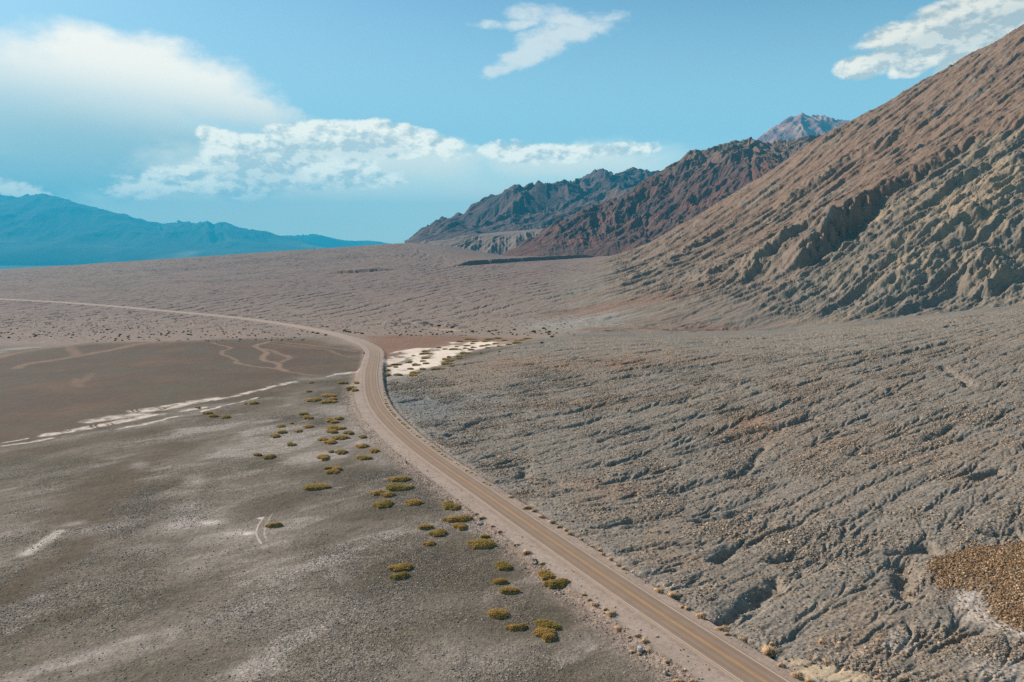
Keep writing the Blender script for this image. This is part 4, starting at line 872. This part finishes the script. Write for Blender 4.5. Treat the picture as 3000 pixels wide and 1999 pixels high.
# mounds on the crust left of the road: px, py, width, height in photo pixels, g olive / o ochre, optional own label
MD = [(581,1195,16,5,'g'),(614,1211,35,9,'g'),(627,1219,30,8,'g'),(661,1222,28,8,'g'),(741,1182,30,9,'g'),(720,1183,10,5,'g'),(910,1122,18,6,'g'),(1004,1123,26,6,'g'),(1044,1122,16,6,'g'),(1029,1138,29,7,'g'),(1039,1143,22,8,'g'),(906,1147,20,6,'g'),
(967,1159,49,10,'o'),(979,1169,28,9,'o'),(917,1171,38,11,'o'),(963,1179,44,8,'o'),(887,1212,32,9,'o'),(900,1223,29,10,'g'),(963,1231,35,11,'o'),(995,1227,30,8,'g'),(978,1236,28,9,'o'),(856,1241,16,5,'o'),(824,1249,25,8,'o'),(905,1251,31,8,'o'),(981,1254,54,10,'o'),
(979,1265,40,13,'o'),(829,1266,30,9,'g'),(875,1263,19,7,'o'),(1024,1269,30,10,'g'),(807,1277,27,10,'o'),(1063,1280,23,8,'g'),(998,1283,50,11,'o'),(950,1289,30,10,'o'),(971,1296,42,12,'o'),(852,1302,27,9,'g'),(1063,1308,44,12,'o'),(1096,1321,31,10,'o'),(971,1324,20,7,'g'),
(1000,1325,36,11,'g'),(949,1341,36,15,'o'),(1059,1342,56,12,'o'),(788,1337,32,17,'g'),(760,1334,30,8,'g'),(959,1370,28,10,'o'),(993,1374,36,13,'o'),(973,1384,34,14,'o'),(923,1425,90,22,'g','long olive mound alone on the crust left of the group of five'),
(1170,1404,55,13,'o','thin ochre mound above the longest olive mound beside the road'),(1162,1427,82,17,'g','longest olive and ochre mound lying across the crust beside the road'),(1105,1443,34,14,'o','small ochre mound just below left of the longest mound'),
(1139,1451,48,14,'o','narrow ochre mound directly under the longest mound'),(1121,1474,50,26,'g','rounded olive mound at the bottom of the cluster of five'),(1213,1473,48,16,'o','ochre mound standing by itself between the cluster and the road'),
(1318,1480,52,24,'g','round olive mound touching the gravel shoulder above the smooth boulder'),(803,1539,40,10,'o','small ochre mound beside the curved white tyre tracks'),(1341,1520,74,17,'o','long ochre mound just left of the smooth grey boulder'),
(1350,1543,42,17,'o','compact ochre mound below the long one by the smooth boulder'),(1244,1545,53,13,'o','thin rusty mound touching the top left of a bigger olive mound'),(1287,1563,63,22,'g','broad olive mound with a thin rusty mound at its top left'),
(1260,1594,44,14,'o','small rusty mound on bare brown crust under the broad olive mound'),(1419,1573,34,9,'g','small olive mound directly behind the big oval mound'),(1413,1593,80,26,'g','big oval olive mound left of the jagged dark boulder'),
(1179,1664,82,22,'o','large ochre mound of the touching pair far left of the road'),(1170,1686,48,19,'g','smaller olive mound in front of the large ochre one, far from the road'),(1467,1656,61,27,'g','bright green mound below left of the jagged dark boulder'),
(1592,1682,62,31,'o','bushy orange and green mound on the shoulder under the jagged boulder'),(1632,1707,66,24,'g','green and gold mound at the very foot of the road shoulder'),(1462,1706,49,16,'o','dull straw coloured mound above the flat golden mound'),
(1488,1730,70,20,'o','flat golden mound lying below the dull straw one'),(1463,1796,66,30,'o','dome shaped ochre mound alone on the pale crust above the trailing clump'),(1514,1838,56,17,'o','thin golden tail of the nearest trailing clump'),
(1590,1829,97,28,'g','wide green and gold back part of the nearest clump'),(1602,1860,66,34,'o','rounded ochre front part of the nearest clump')]
rng_ = random.Random(5)
auto = [m for m in MD if len(m) == 5]; auto.sort(key=lambda m: m[1])
for m in MD:
    px, py, w, h, k = m[:5]; W, D, az = size_at(px, py, w, h)
    W *= 1.04; Dd = min(max(D * .95, .42 * W), 1.6 * W); H = min(.16 * W + .22, 1.05)
    if len(m) == 6: lab = m[5]
    else:
        i = auto.index(m); sz = 'tiny' if w < 22 else ('small' if w < 34 else ('wide' if w > 42 else 'low'))
        side = 'near the road' if px > 1015 else ('in the middle of the crust' if px > 860 else 'far left of the road')
        lab = f"{sz} {'olive' if k == 'g' else 'ochre'} mound {side}, {ordn(i)} coming down from the road bend"
    o = put('shrub_mound', rng_.choice(MOUND), M_OLIVE if k == 'g' else M_OCHRE, px, py + h * .15, (W, Dd, H), -az + rng_.choice([0, pi]) + rng_.uniform(-.15, .15), lab, 'shrub', 'low pickleweed mounds on the grey crust')

# mounds on and around the white salt flat
SF = [(600,507,150,25),(590,470,130,35),(425,532,60,20),(590,567,140,22),(555,608,100,22),(385,612,70,14),(380,630,110,12),(620,642,110,14),(460,660,120,40),(190,660,120,12),(90,678,80,22),(190,690,70,15),(405,718,110,22),(85,735,100,45),(55,795,110,45),(575,720,110,40),(765,718,170,30),(440,770,150,30),
(415,800,120,30),(240,800,150,30),(860,580,90,25),(920,550,80,20),(930,605,130,20),(880,640,170,30),(965,675,90,20),(1050,540,90,30),(1060,570,90,20),(1130,495,150,25),(1230,450,90,15),(1000,447,200,18),(870,443,80,15),(1145,432,80,18),(1255,420,90,18),(1455,422,70,18),(1390,402,90,18),
(1470,388,90,20),(1170,398,80,14),(1020,408,70,20),(790,425,90,14),(1555,367,100,18),(1610,403,80,14),(1750,380,90,18),(1240,367,80,14),(1860,360,120,18),(1260,340,110,18),(1060,335,100,35),(1430,335,120,20),(1470,305,130,20),(1600,290,120,20),(1200,305,170,20),(1690,322,90,20),(1850,330,90,30),(2000,300,100,20),(1930,320,100,20)]
SF.sort(key=lambda s: -s[1])
for i, (X, Y, w, h) in enumerate(SF):
    px, py = 1120 + X / 4.706, 930 + Y / 4.706; W, D, az = size_at(px, py, w / 4.706, h / 4.706); W *= 1.1; Dd = min(max(D * .8, .35 * W), 1.3 * W)
    place = 'on the white salt' if (300 < X < 1700 and not (800 < X < 1120 and Y > 530)) else 'at the rim of the white salt'
    put('shrub_mound', rng_.choice(MOUND), M_OLIVE if rng_.random() < .6 else M_OCHRE, px, py, (W, Dd, min(.13 * W + .2, 1.0)), -az, f"flat olive brown mound {place}, {ordn(i)} from its front edge", 'shrub', 'pickleweed mounds on the white salt flat')

# dry bushes along both verges
DB_L = [(1412,1515,20),(1396,1505,11),(1443,1540,13),(1463,1556,15),(1513,1594,15),(1543,1616,25),(1588,1649,18),(1712,1740,18),(1727,1756,15),(1743,1768,24),(1773,1783,18),(1791,1796,24),(1812,1838,27),(1845,1865,15),(1868,1860,18),(1890,1874,24),(1852,1908,15),(1874,1914,15),(1898,1906,15),(1954,1936,21),(2003,1961,12),(1989,1994,24),(2027,1994,21)]
DB_R = [(1496,1454,15),(1545,1484,26),(1566,1495,16),(1586,1512,20),(1617,1526,25),(1639,1542,15),(1657,1552,16),(1670,1562,20),(1702,1578,20),(1734,1600,14),(1757,1611,20),(1766,1622,18),(1789,1636,18),(1810,1654,15),(1828,1664,18),(1932,1728,25),(1971,1743,40),(1998,1776,16),(2015,1781,20),(2057,1802,30),(2117,1838,33),(2131,1857,15),(2176,1872,20),(2256,1905,50),(2262,1884,20),(2288,1947,20),(2337,1976,36),(2372,1993,30)]
DB_F = [(2408,1878,27),(2422,1937,20),(2644,1986,22)]
for lst, where in ((DB_L, 'on the gravel left of the road'), (DB_R, 'along the right edge of the road'), (DB_F, 'out on the pale gravel right of the road')):
    lst.sort(key=lambda s: -s[1])
    for i, (px, py, w) in enumerate(lst):
        W, D, az = size_at(px, py, w, w); r = W * .66; lab = f"{'large' if w > 29 else ('small' if w < 16 else 'round')} dry bush {where}, {ordn(i)} from the bottom"
        put('dry_bush', rng_.choice(BUSH), M_STRAW, px, py + w * .22, (r * rng_.uniform(.8, 1.3), r * rng_.uniform(.7, 1.1), r * rng_.uniform(.55, .9)), rng_.uniform(0, 6), lab, 'dry bush', 'dry straw bushes beside the road')
TU = [crop([p], 1000, 1200, 4.706)[0] for p in [(690,40),(735,85),(780,130),(830,180),(850,198),(870,215),(892,232),(915,250),(960,290),(1000,325),(1035,355),(1075,375),(1130,420),(1145,430),(1190,462),(1240,500),(1262,520),(1300,545),(1320,558),(1340,570),(1380,610),(1420,635),(1440,648),(1475,665),(1500,680),(1520,695),(1575,735),(1605,755),(1680,810),(1720,835),(1785,865),(1850,900),(1960,1000),(2000,1020),(2040,1035),(2110,1085),(2320,1190)]]
TU += [crop([p], 900, 950, 5.2275)[0] for p in [(1165,1000),(1175,1040),(1180,1080),(1185,1150),(1192,1180),(1200,1210),(1212,1235),(1225,1260),(1240,1285),(1260,1310),(1280,1335),(1300,1360),(1320,1380),(1340,1400),(1390,1450),(1410,1470),(1430,1490),(1455,1510),(1480,1530)]]
TU.sort(key=lambda p: -p[1])
for i, (px, py) in enumerate(TU):
    W, D, az = size_at(px, py, 10, 9); r = W * rng_.uniform(.38, .85)
    put('grass_tuft', rng_.choice(TUFT), M_TUFT, px + 1, py + 2, (r * rng_.uniform(.8, 1.5), r, r * .6), rng_.uniform(0, 6), f'straw yellow grass tuft on the outer edge of the road curve, {ordn(i)} going up', 'grass tuft', 'yellow tufts lining the road curve')
for i, (px, py, w) in enumerate([(1529,1573,11),(1679,1675,9),(1674,1671,7),(1908,1840,9),(2001,1902,12),(2067,1947,9),(1833,1679,10)]):
    W, D, az = size_at(px, py, w, w); lab = ['one green grey tuft alone on the shoulder above the jagged boulder', 'larger of two tufts together on the left shoulder', 'smaller of two tufts together on the left shoulder', 'tuft on the left shoulder right of the white boulder group',
        'yellow tuft on the left shoulder below the white boulder', 'lowest pale tuft on the left shoulder near the photo bottom', 'small grey green tuft on the right shoulder of the road'][i]
    put('grass_tuft', TUFT[i % 3], M_TUFT, px, py + 1, (W * .5, W * .4, W * .35), i, lab, 'grass tuft', 'tufts on the bare shoulder')
W, D, az = size_at(1191, 1356, 9, 9)
put('sapling', bush_mesh(99, 260, 1.9, .7), M_SCRUB, 1191, 1360, (W * .5, W * .5, W * .75), 0, 'small upright bush alone on pale gravel left of the road with a long shadow', 'bush')
W, D, az = size_at(1067, 1034, 7, 7)
put('sapling', bush_mesh(98, 260, 1.6, .8), M_SCRUB, 1067, 1038, (W * .6, W * .6, W * .7), 0, 'dark green upright bush on the left verge at the road bend', 'bush')

# desert scrub on the plain beyond the mud
def scrub_spots():
    r = np.random.default_rng(77); outp = []
    while len(outp) < 900:
        py = 893 + 112 * r.beta(2.2, 1.7); px = r.uniform(-60, 1700)
        if px > 1050 and py > 985: continue
        if px < 1000 and py > 1002 - .00 * px: continue
        if 900 < px < 1125 and py > 978: continue
        if r.random() > (0.95 if py > 925 else .5): continue
        x, y = hit(px, py)
        if np.min(np.hypot(RC[:, 0] - x, RC[:, 1] - y)) < 8: continue
        outp.append((px, py, r.uniform(.7, 1.35) * (1.3 if r.random() < .15 else 1)))
    return outp
SPOT = sorted([(930,978,2.2),(916,975,1.8),(954,983,2.0),(1000,977,0) if False else (1009,970,2.3),(1016,973,2.3),(1024,974,2.2),(1061,979,2.2),(944,957,2.2),(958,959,2.2)] + [crop([(X, Y)], 1120, 930, 4.706)[0] + (s,) for X, Y, s in [(190,95,2.4),(180,115,2.4),(275,95,1.8),(455,140,2.3),(575,110,2.0),(680,110,3.0),(780,125,3.0),(970,145,3.2),(525,200,1.8),(555,170,1.6),(890,215,1.8),(950,205,2.2),
    (1240,200,2.4),(1470,200,2.3),(1560,185,2.0),(2085,205,3.0),(2225,160,2.6),(2300,205,2.3),(1820,175,2.2),(2340,275,2.2),(2195,355,1.8),(1360,500,1.2),(1615,475,1.2),(400,250,1.5),(255,245,1.4),(100,222,1.5)]] + scrub_spots(), key=lambda s: -s[1] - s[2] * 9)
for px, py, w, lab in [(1008, 723, 4.5, 'wider dark bush standing on the skyline of the far plain'), (1050, 720, 2.6, 'tiny dark bush on the skyline just left of the dark ridge'), (922, 730, 2.2, 'tiny dark bush on the skyline farthest left')]:
    x, y = hit(px, py, ZF); o = link('desert_bush', with_mat(SCRUB[0], M_SCRUB), None, label=lab, category='desert bush'); o.location = (x, y, gz(x, y)); o.scale = (w, w, w * 1.0)
stuff_v, stuff_f, stuff_c, nv = [], [], [], 0
zone = {}
for i, (px, py, r_) in enumerate(SPOT):
    if i < 290:
        x, y = hit(px, py, ZF); band = 'between the road and the brown mud' if px < 900 and py > 935 else ('on the grey plain behind the white salt flat' if px > 1050 else 'on the plain beyond the road bend')
        o = link('desert_bush', with_mat(SCRUB[i % 5], M_SCRUB), None, label=f"small dark green desert bush {band}", category='desert bush', group=f"desert bushes scattered {band}")
        o.location = (x, y, gz(x, y)); o.scale = (r_, r_, r_ * .75); o.rotation_euler = (0, 0, i * 1.7)
    else:
        x, y = hit(px, py, ZF); me = SCRUB[i % 5]; n = len(me.vertices); co = np.empty(n * 3, f32); me.vertices.foreach_get('co', co); co = co.reshape(-1, 3)[:300] * np.array([r_, r_, r_ * .75]) + np.array([x, y, gz(x, y)])
        fl_ = np.empty(len(me.loops), np.int32); me.loops.foreach_get('vertex_index', fl_); fl_ = fl_.reshape(-1, 3)[:360]; stuff_v.append(co); stuff_f.append(fl_ + nv); nv += 300; stuff_c.append(np.repeat(np.random.default_rng(i).random((60, 3)), 5, 0))
link('scrub_vegetation', tri_mesh('scrub_vegetation', np.concatenate(stuff_v), np.concatenate(stuff_f), np.concatenate(stuff_c)), M_SCRUB, kind='stuff', label='hundreds of far off dark scrub bushes dotting the plain')

# stones
phi = (1 + 5 ** .5) / 2
IV = np.array([(-1, phi, 0), (1, phi, 0), (-1, -phi, 0), (1, -phi, 0), (0, -1, phi), (0, 1, phi), (0, -1, -phi), (0, 1, -phi), (phi, 0, -1), (phi, 0, 1), (-phi, 0, -1), (-phi, 0, 1)]) / 1.9
IF = np.array([(0, 11, 5), (0, 5, 1), (0, 1, 7), (0, 7, 10), (0, 10, 11), (1, 5, 9), (5, 11, 4), (11, 10, 2), (10, 7, 6), (7, 1, 8), (3, 9, 4), (3, 4, 2), (3, 2, 6), (3, 6, 8), (3, 8, 9), (4, 9, 5), (2, 4, 11), (6, 2, 10), (8, 6, 7), (9, 8, 1)])
def stone_mat(name, scale=1.0):
    m = bpy.data.materials.new(name); m.use_nodes = True; nt = m.node_tree; N = NT(nt); b = nt.nodes['Principled BSDF']; b.inputs['Roughness'].default_value = .9; b.inputs['Specular IOR Level'].default_value = .15
    ca = N.new('ShaderNodeVertexColor', layer_name='Col'); tc = N.new('ShaderNodeTexCoord'); n = N.noise(tc.outputs['Object'], 4 * scale, 4, .7); s_ = N.new('ShaderNodeVectorMath', operation='SCALE'); nt.links.new(ca.outputs[0], s_.inputs[0]); N.put(s_.inputs['Scale'], N.m('MULTIPLY_ADD', n, .6, .7)); N.put(b.inputs['Base Color'], s_.outputs[0])
    bp = N.new('ShaderNodeBump'); bp.inputs['Distance'].default_value = .1; N.put(bp.inputs['Height'], n); nt.links.new(bp.outputs[0], b.inputs['Normal']); return m
M_STONE = stone_mat('stone')
def gravel(name, W_, n, smin, smax, pal, seed, label, power=2.2, rmax=480):
    r = np.random.default_rng(seed); k = int(np.searchsorted(R, rmax)); cell = (np.gradient(R)[:k, None] * R[:k, None]) * W_[:k] ; cell = cell * (np.abs(A[None, :]) < radians(35.5)) * (R[:k, None] > 118)
    c = np.cumsum(cell.ravel()); idx = np.searchsorted(c, r.random(n) * c[-1]); ii, jj = idx // NA, idx % NA; ii = np.clip(ii, 1, k - 1); jj = np.clip(jj, 1, NA - 2)
    rr_ = R[ii] + (r.random(n) - .5) * (R[ii + 1] - R[ii]); aa = A[jj] + (r.random(n) - .5) * (A[1] - A[0]); x = rr_ * np.sin(aa); y = rr_ * np.cos(aa); z = sample(ZF, x, y)
    s = smin * (1 - r.random(n) * (1 - (smin / smax) ** power)) ** (-1 / power); V = IV[None] * (1 + .28 * r.normal(size=(n, 12, 1))) * s[:, None, None] * np.stack([r.uniform(.7, 1.2, n), r.uniform(.7, 1.2, n), r.uniform(.5, .85, n)], 1)[:, None, :]
    th = r.uniform(0, 2 * pi, n); ct, st_ = np.cos(th)[:, None], np.sin(th)[:, None]; V = np.stack([V[..., 0] * ct - V[..., 1] * st_, V[..., 0] * st_ + V[..., 1] * ct, V[..., 2]], -1) + np.stack([x, y, z + s * .12], 1)[:, None, :]
    F = IF[None] + (np.arange(n) * 12)[:, None, None]; pal = np.array(pal); C = pal[r.integers(0, len(pal), n)] * r.uniform(.62, 1.4, (n, 1)); return link(name, tri_mesh(name, V.reshape(-1, 3), F.reshape(-1, 3), np.repeat(C, 12, 0)), M_STONE, kind='stuff', label=label)
gw = fan_w * (1 - salt) * (1 - .95 * sst(sandp, .3, .8)) * (1 - orange) * sst(RDst, 8, 12) * (.12 + sst(.6 * hi + .9 * clump + .4 * nz2, -.1, .55) ** 1.3 * 1.6)
orange_s = poly(crop([(2200, 250), (1568, 300), (1200, 340), (800, 390), (470, 520), (400, 650), (560, 850), (600, 950), (900, 930), (1100, 1000), (1150, 1150), (1280, 1200), (1250, 1300), (1400, 1400), (1568, 1440), (2200, 1560)], 2600, 1500, 3.92), 3.0, (3, 3))
gravel('gravel', gw, 130000, .12, .55, [lin(146, 138, 130), lin(162, 146, 128), lin(126, 120, 114), lin(178, 160, 140), lin(136, 134, 130), lin(152, 130, 108)], 1, 'loose grey and tan stones strewn over the gravel fan')
gravel('orange_rubble', (orange + .12 * orange_s) * (.5 + sst(nz2, -.3, .2)), 11000, .13, .36, [lin(148, 116, 82), lin(172, 138, 102), lin(122, 96, 68), lin(196, 170, 138), lin(104, 84, 62), lin(136, 120, 104)], 2, 'field of orange brown stones at the right edge of the gravel fan')
vw = (np.clip(verge + (sst(RDst, lw, lw + 1) * (1 - sst(RDst, lw + 2, lw + 6))) * inside * .7, 0, 1)) * (YY < 420) + .25 * shl * sst(RDst, 5.0, 5.6) * (YY < 300)
gravel('verge_gravel', vw, 5000, .08, .32, [lin(160, 146, 134), lin(132, 122, 114), lin(188, 176, 164), lin(110, 104, 100)], 3, 'small pale stones along both verges of the road', rmax=420)
cw = playa * (1 - brown) * (1 - shl) * (1 - saltl) * (.15 + sst(nz1 + .7 * nz2, -.2, .5)) * (1 - damp)
gravel('crust_clods', cw, 32000, .08, .22, [lin(146, 136, 126), lin(176, 166, 160), lin(132, 122, 112)], 4, 'small broken clods of salt crust on the grey flat', rmax=260)
def boulder(px, py, wpx, hr, col, label, seed, jag=.3, stretch=1.0):
    import bmesh
    r = np.random.default_rng(seed); bm = bmesh.new(); bmesh.ops.create_icosphere(bm, subdivisions=4, radius=1.0)
    V = np.array([v.co[:] for v in bm.verts]); pl = r.normal(size=(14, 3)); pl /= np.linalg.norm(pl, axis=1)[:, None]; off = r.uniform(.55, .95, 14) if jag > .2 else r.uniform(.85, 1.0, 14)
    for p_, o_ in zip(pl, off):
        d_ = V @ p_; V = V - np.clip(d_ - o_, 0, None)[:, None] * p_
    V = V * (1 + .12 * jag * 3 * pn(V[:, 0] * 2.3 + seed, V[:, 1] * 2.3 + V[:, 2] * 1.9, seed))[:, None]
    for v, c in zip(bm.verts, V): v.co = c
    me = bpy.data.meshes.new('boulder'); bm.to_mesh(me); bm.free(); n = len(me.vertices); a = me.color_attributes.new('Col', 'FLOAT_COLOR', 'POINT'); c = np.ones((n, 4), f32); m_ = sst(pn(V[:, 0] * 1.7 + seed, V[:, 1] * 1.7 + V[:, 2], seed + 3), -.2, .3)[:, None]
    c[:, :3] = col[0] * (1 - m_) + col[1] * m_; a.data.foreach_set('color', c.ravel()); me.materials.append(M_STONE); W, D, az = size_at(px, py, wpx, wpx); s = W * .5
    x, y = hit(px, py, ZF); o = link('boulder', me, None, label=label, category='boulder'); o.location = (x, y, gz(x, y) + s * hr * .35); o.scale = (s * stretch, s, s * hr); o.rotation_euler = (0, 0, seed)
boulder(1406, 1536, 18, .55, (lin(160, 158, 154), lin(140, 140, 140)), 'smooth pale grey boulder beside the long ochre mound left of the road', 3, .1, 1.2)
boulder(1567, 1650, 24, 1.0, (lin(90, 88, 86), lin(190, 186, 180)), 'jagged dark and white boulder at the foot of the left shoulder', 4, .5)
boulder(1875, 1908, 24, .95, (lin(205, 202, 200), lin(170, 168, 168)), 'large white boulder among dry bushes left of the road', 5, .4)
boulder(1843, 1878, 13, .8, (lin(130, 126, 122), lin(200, 196, 190)), 'small grey stone just up left of the white boulder', 6, .4)
boulder(1948, 1976, 18, .8, (lin(130, 130, 130), lin(160, 158, 156)), 'grey boulder at the bottom edge left of the road', 7, .4)
boulder(1720, 1597, 8, .8, (lin(210, 205, 198), lin(180, 176, 170)), 'small white stone between dry bushes on the right verge', 8, .4)

# ------------------------------------------------------------------ the air
def haze():
    zmin, zmax = -300.0, 2000.0; x, y0, y1 = 34000.0, -4000.0, 32600.0
    V = [(-x, y0, zmin), (x, y0, zmin), (x, y1, zmin), (-x, y1, zmin), (-x, y0, zmax), (x, y0, zmax), (x, y1, zmax), (-x, y1, zmax)]
    me = bpy.data.meshes.new('haze'); me.from_pydata(V, [], [(0, 3, 2, 1), (4, 5, 6, 7), (0, 1, 5, 4), (1, 2, 6, 5), (2, 3, 7, 6), (3, 0, 4, 7)]); me.update()
    m = bpy.data.materials.new('haze'); m.use_nodes = True; nt = m.node_tree; nt.nodes.clear(); o = nt.nodes.new('ShaderNodeOutputMaterial'); v = nt.nodes.new('ShaderNodeVolumePrincipled')
    v.inputs['Color'].default_value = (.04, .67, 1.0, 1); v.inputs['Density'].default_value = HAZE; v.inputs['Anisotropy'].default_value = 0.0; nt.links.new(v.outputs[0], o.inputs['Volume'])
    link('haze', me, m, kind='stuff', label='thin blue air that fades the far mountains')
HAZE = 5.3e-5
haze()
